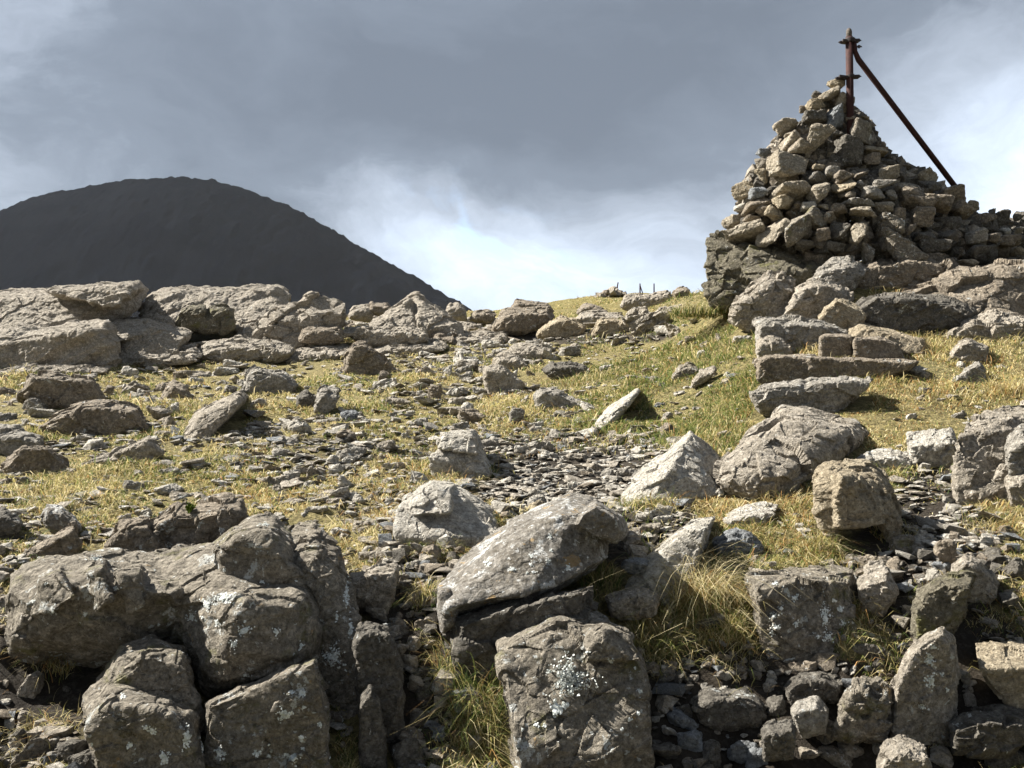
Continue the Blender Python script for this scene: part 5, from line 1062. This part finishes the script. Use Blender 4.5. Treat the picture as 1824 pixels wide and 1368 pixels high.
# ------------------------------------------------------------------ far things: skyline posts and little cairn, valley floor, mountain
def post_at(px, y0, y1, D, lean, lab, fork=False):
    b = pix(px, y1 + 3, D); b.z = min(b.z, gz(b.x, b.y)); tp = pix(px + lean, y0, D) - b; rr = D / F * 1.3
    v, f = tube([Vector((0, 0, 0)), tp * .5, tp], [rr, rr, rr * .8], 8)
    if fork:
        v2, f2 = tube([tp * .9, pix(px + 5, y1 + 2, D) - b], [rr * .7, rr * .7], 8); f += [tuple(i + len(v) for i in q) for q in f2]; v += v2
    o = add_mesh('fence_post', v, f, RUST, b); tag(o, lab, 'post', 'posts on the far skyline'); return o
post_at(1097, 503, 515, 30, 4, 'tiny leaning post on top of the little far cairn')
post_at(1140, 505, 521, 22, 0, 'tiny forked post on the skyline, middle of the three', True)
post_at(1165, 505, 521, 22, 0, 'tiny straight post on the skyline, nearest the big cairn')
SEED[0] += 5; rs = random.Random(91)
its = []
for k in range(70):
    q = rs.uniform(-1, 1); X_ = ray(1090 + q * 26, 500)[0] * 30; Y_ = 30 + rs.uniform(-.4, .4)
    its.append((X_, Y_, gz(X_, Y_) + rs.uniform(0, 1) * .24 * (1 - abs(q)), rs.uniform(.18, .34), rs.uniform(0, 6), rs.uniform(-.3, .3), rs.uniform(-.3, .3), rs.choice([0, 1])))
o = scatter_mesh('small_cairn', its, blocks, ['brown', 'warm'], plain=True); tag(o, 'little low cairn far off on the grassy skyline', 'cairn')

m, t, p = new_mat('valley'); B = NB(t); g = B.n('ShaderNodeNewGeometry'); V = g.outputs['Position']
B.l(B.mix(B.ramp(B.noise(V, 0.01, 8, .6), .4, .6), (0.06, 0.07, 0.035), (0.09, 0.08, 0.05)), p.inputs['Base Color']); p.inputs['Roughness'].default_value = 1
S = 4000; n = 40; xs = np.linspace(-S, S, n); X, Y = np.meshgrid(xs, xs); Zv = -75 - 10 * fbm(np.stack([X.ravel() / 900, Y.ravel() / 900, X.ravel() * 0], 1), 3, 3)
i = np.arange(n * n).reshape(n, n); q = np.stack([i[:-1, :-1], i[:-1, 1:], i[1:, 1:], i[1:, :-1]], 2).reshape(-1, 4)
me = np_mesh('valley', np.stack([X.ravel(), Y.ravel(), Zv], 1), quads=q, smooth=True); me.materials.append(m); o = bpy.data.objects.new('valley', me); COL.objects.link(o); tag(o, kind='structure')

m, t, p = new_mat('mountain'); B = NB(t); g = B.n('ShaderNodeNewGeometry'); V = g.outputs['Position']
mp = B.n('ShaderNodeMapping'); mp.inputs['Scale'].default_value = (1, 1, .25); B.l(V, mp.inputs['Vector'])
c = B.mix(B.ramp(B.noise(mp.outputs[0], 0.02, 10, .68), .42, .58), (0.003, 0.0042, 0.007), (0.0055, 0.007, 0.010)); c = B.mix(B.ramp(B.noise(mp.outputs[0], 0.05, 9, .75), .60, .72), c, (0.012, 0.014, 0.018))  # near-black tones stand in for the cloud shadow on the mountain
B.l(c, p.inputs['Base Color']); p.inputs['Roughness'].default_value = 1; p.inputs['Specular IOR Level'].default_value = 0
bp = B.n('ShaderNodeBump'); bp.inputs['Distance'].default_value = 5; bp.inputs['Strength'].default_value = 0.5; B.l(B.noise(mp.outputs[0], 0.05, 10, .7), bp.inputs['Height']); B.l(bp.outputs[0], p.inputs['Normal'])
MD = 900.0
PROF = [(-500,640),(-300,520),(-120,430),(0,388),(40,365),(70,352),(110,343),(160,333),(210,324),(260,319),(320,317),(380,321),(430,334),(480,353),(530,374),(580,402),(610,420),(640,438),(690,466),(740,494),(790,524),(840,552),(900,590),(980,640),(1100,700)]
xs_ = np.array([q[0] for q in PROF], float); ys_ = np.array([q[1] for q in PROF], float)
xr = np.linspace(-500, 1100, 520); tr_ = np.linspace(-1, 1, 150)
prof = np.interp(xr, xs_, ys_)
k = np.ones(9) / 9; prof = np.convolve(np.pad(prof, 4, 'edge'), k, 'valid')
Vm = []
for tt in tr_:
    for a, b in zip(xr, prof):
        u_, h_ = ray(a, b); zt = CAMZ + h_ * MD; base_ = -85
        s = (1 - abs(tt) ** 1.35) ; Vm.append((u_ * MD, MD + tt * 330, base_ + (zt - base_) * max(s, 0)))
Vm = np.array(Vm); P_ = Vm / 60.0
rid = 1 - np.abs(fbm(P_ * np.array([2.2, .5, .3]), 5, 61)); Vm[:, 2] += (8 * fbm(P_, 5, 62, .6) + 3 * (rid - .8)) * np.clip(np.abs(Vm[:, 1] - MD) / 90, 0.0, 1)
Vm[:, 2] += 3.0 * np.abs(fbm(Vm / 14, 4, 63, .65)) * 2 - 1
i = np.arange(len(tr_) * len(xr)).reshape(len(tr_), len(xr)); q = np.stack([i[:-1, :-1], i[:-1, 1:], i[1:, 1:], i[1:, :-1]], 2).reshape(-1, 4)
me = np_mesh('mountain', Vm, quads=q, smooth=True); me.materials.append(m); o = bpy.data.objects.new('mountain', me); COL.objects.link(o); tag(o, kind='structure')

# pale air between the ridge and the mountain
hm = bpy.data.materials.new('haze'); hm.use_nodes = True; t = hm.node_tree; t.nodes.clear()
pv = t.nodes.new('ShaderNodeVolumePrincipled'); pv.inputs['Density'].default_value = 0.000045; pv.inputs['Color'].default_value = (0.86, 0.91, 1.0, 1)
oo = t.nodes.new('ShaderNodeOutputMaterial'); t.links.new(pv.outputs[0], oo.inputs['Volume'])
hb = [(a_ * 4100, b_ * 4100, c_) for a_ in (-1, 1) for b_ in (-1, 1) for c_ in (-160, 260)]
add_mesh('haze', hb, [(0, 1, 3, 2), (4, 6, 7, 5), (0, 4, 5, 1), (2, 3, 7, 6), (0, 2, 6, 4), (1, 5, 7, 3)], hm)['kind'] = 'stuff'
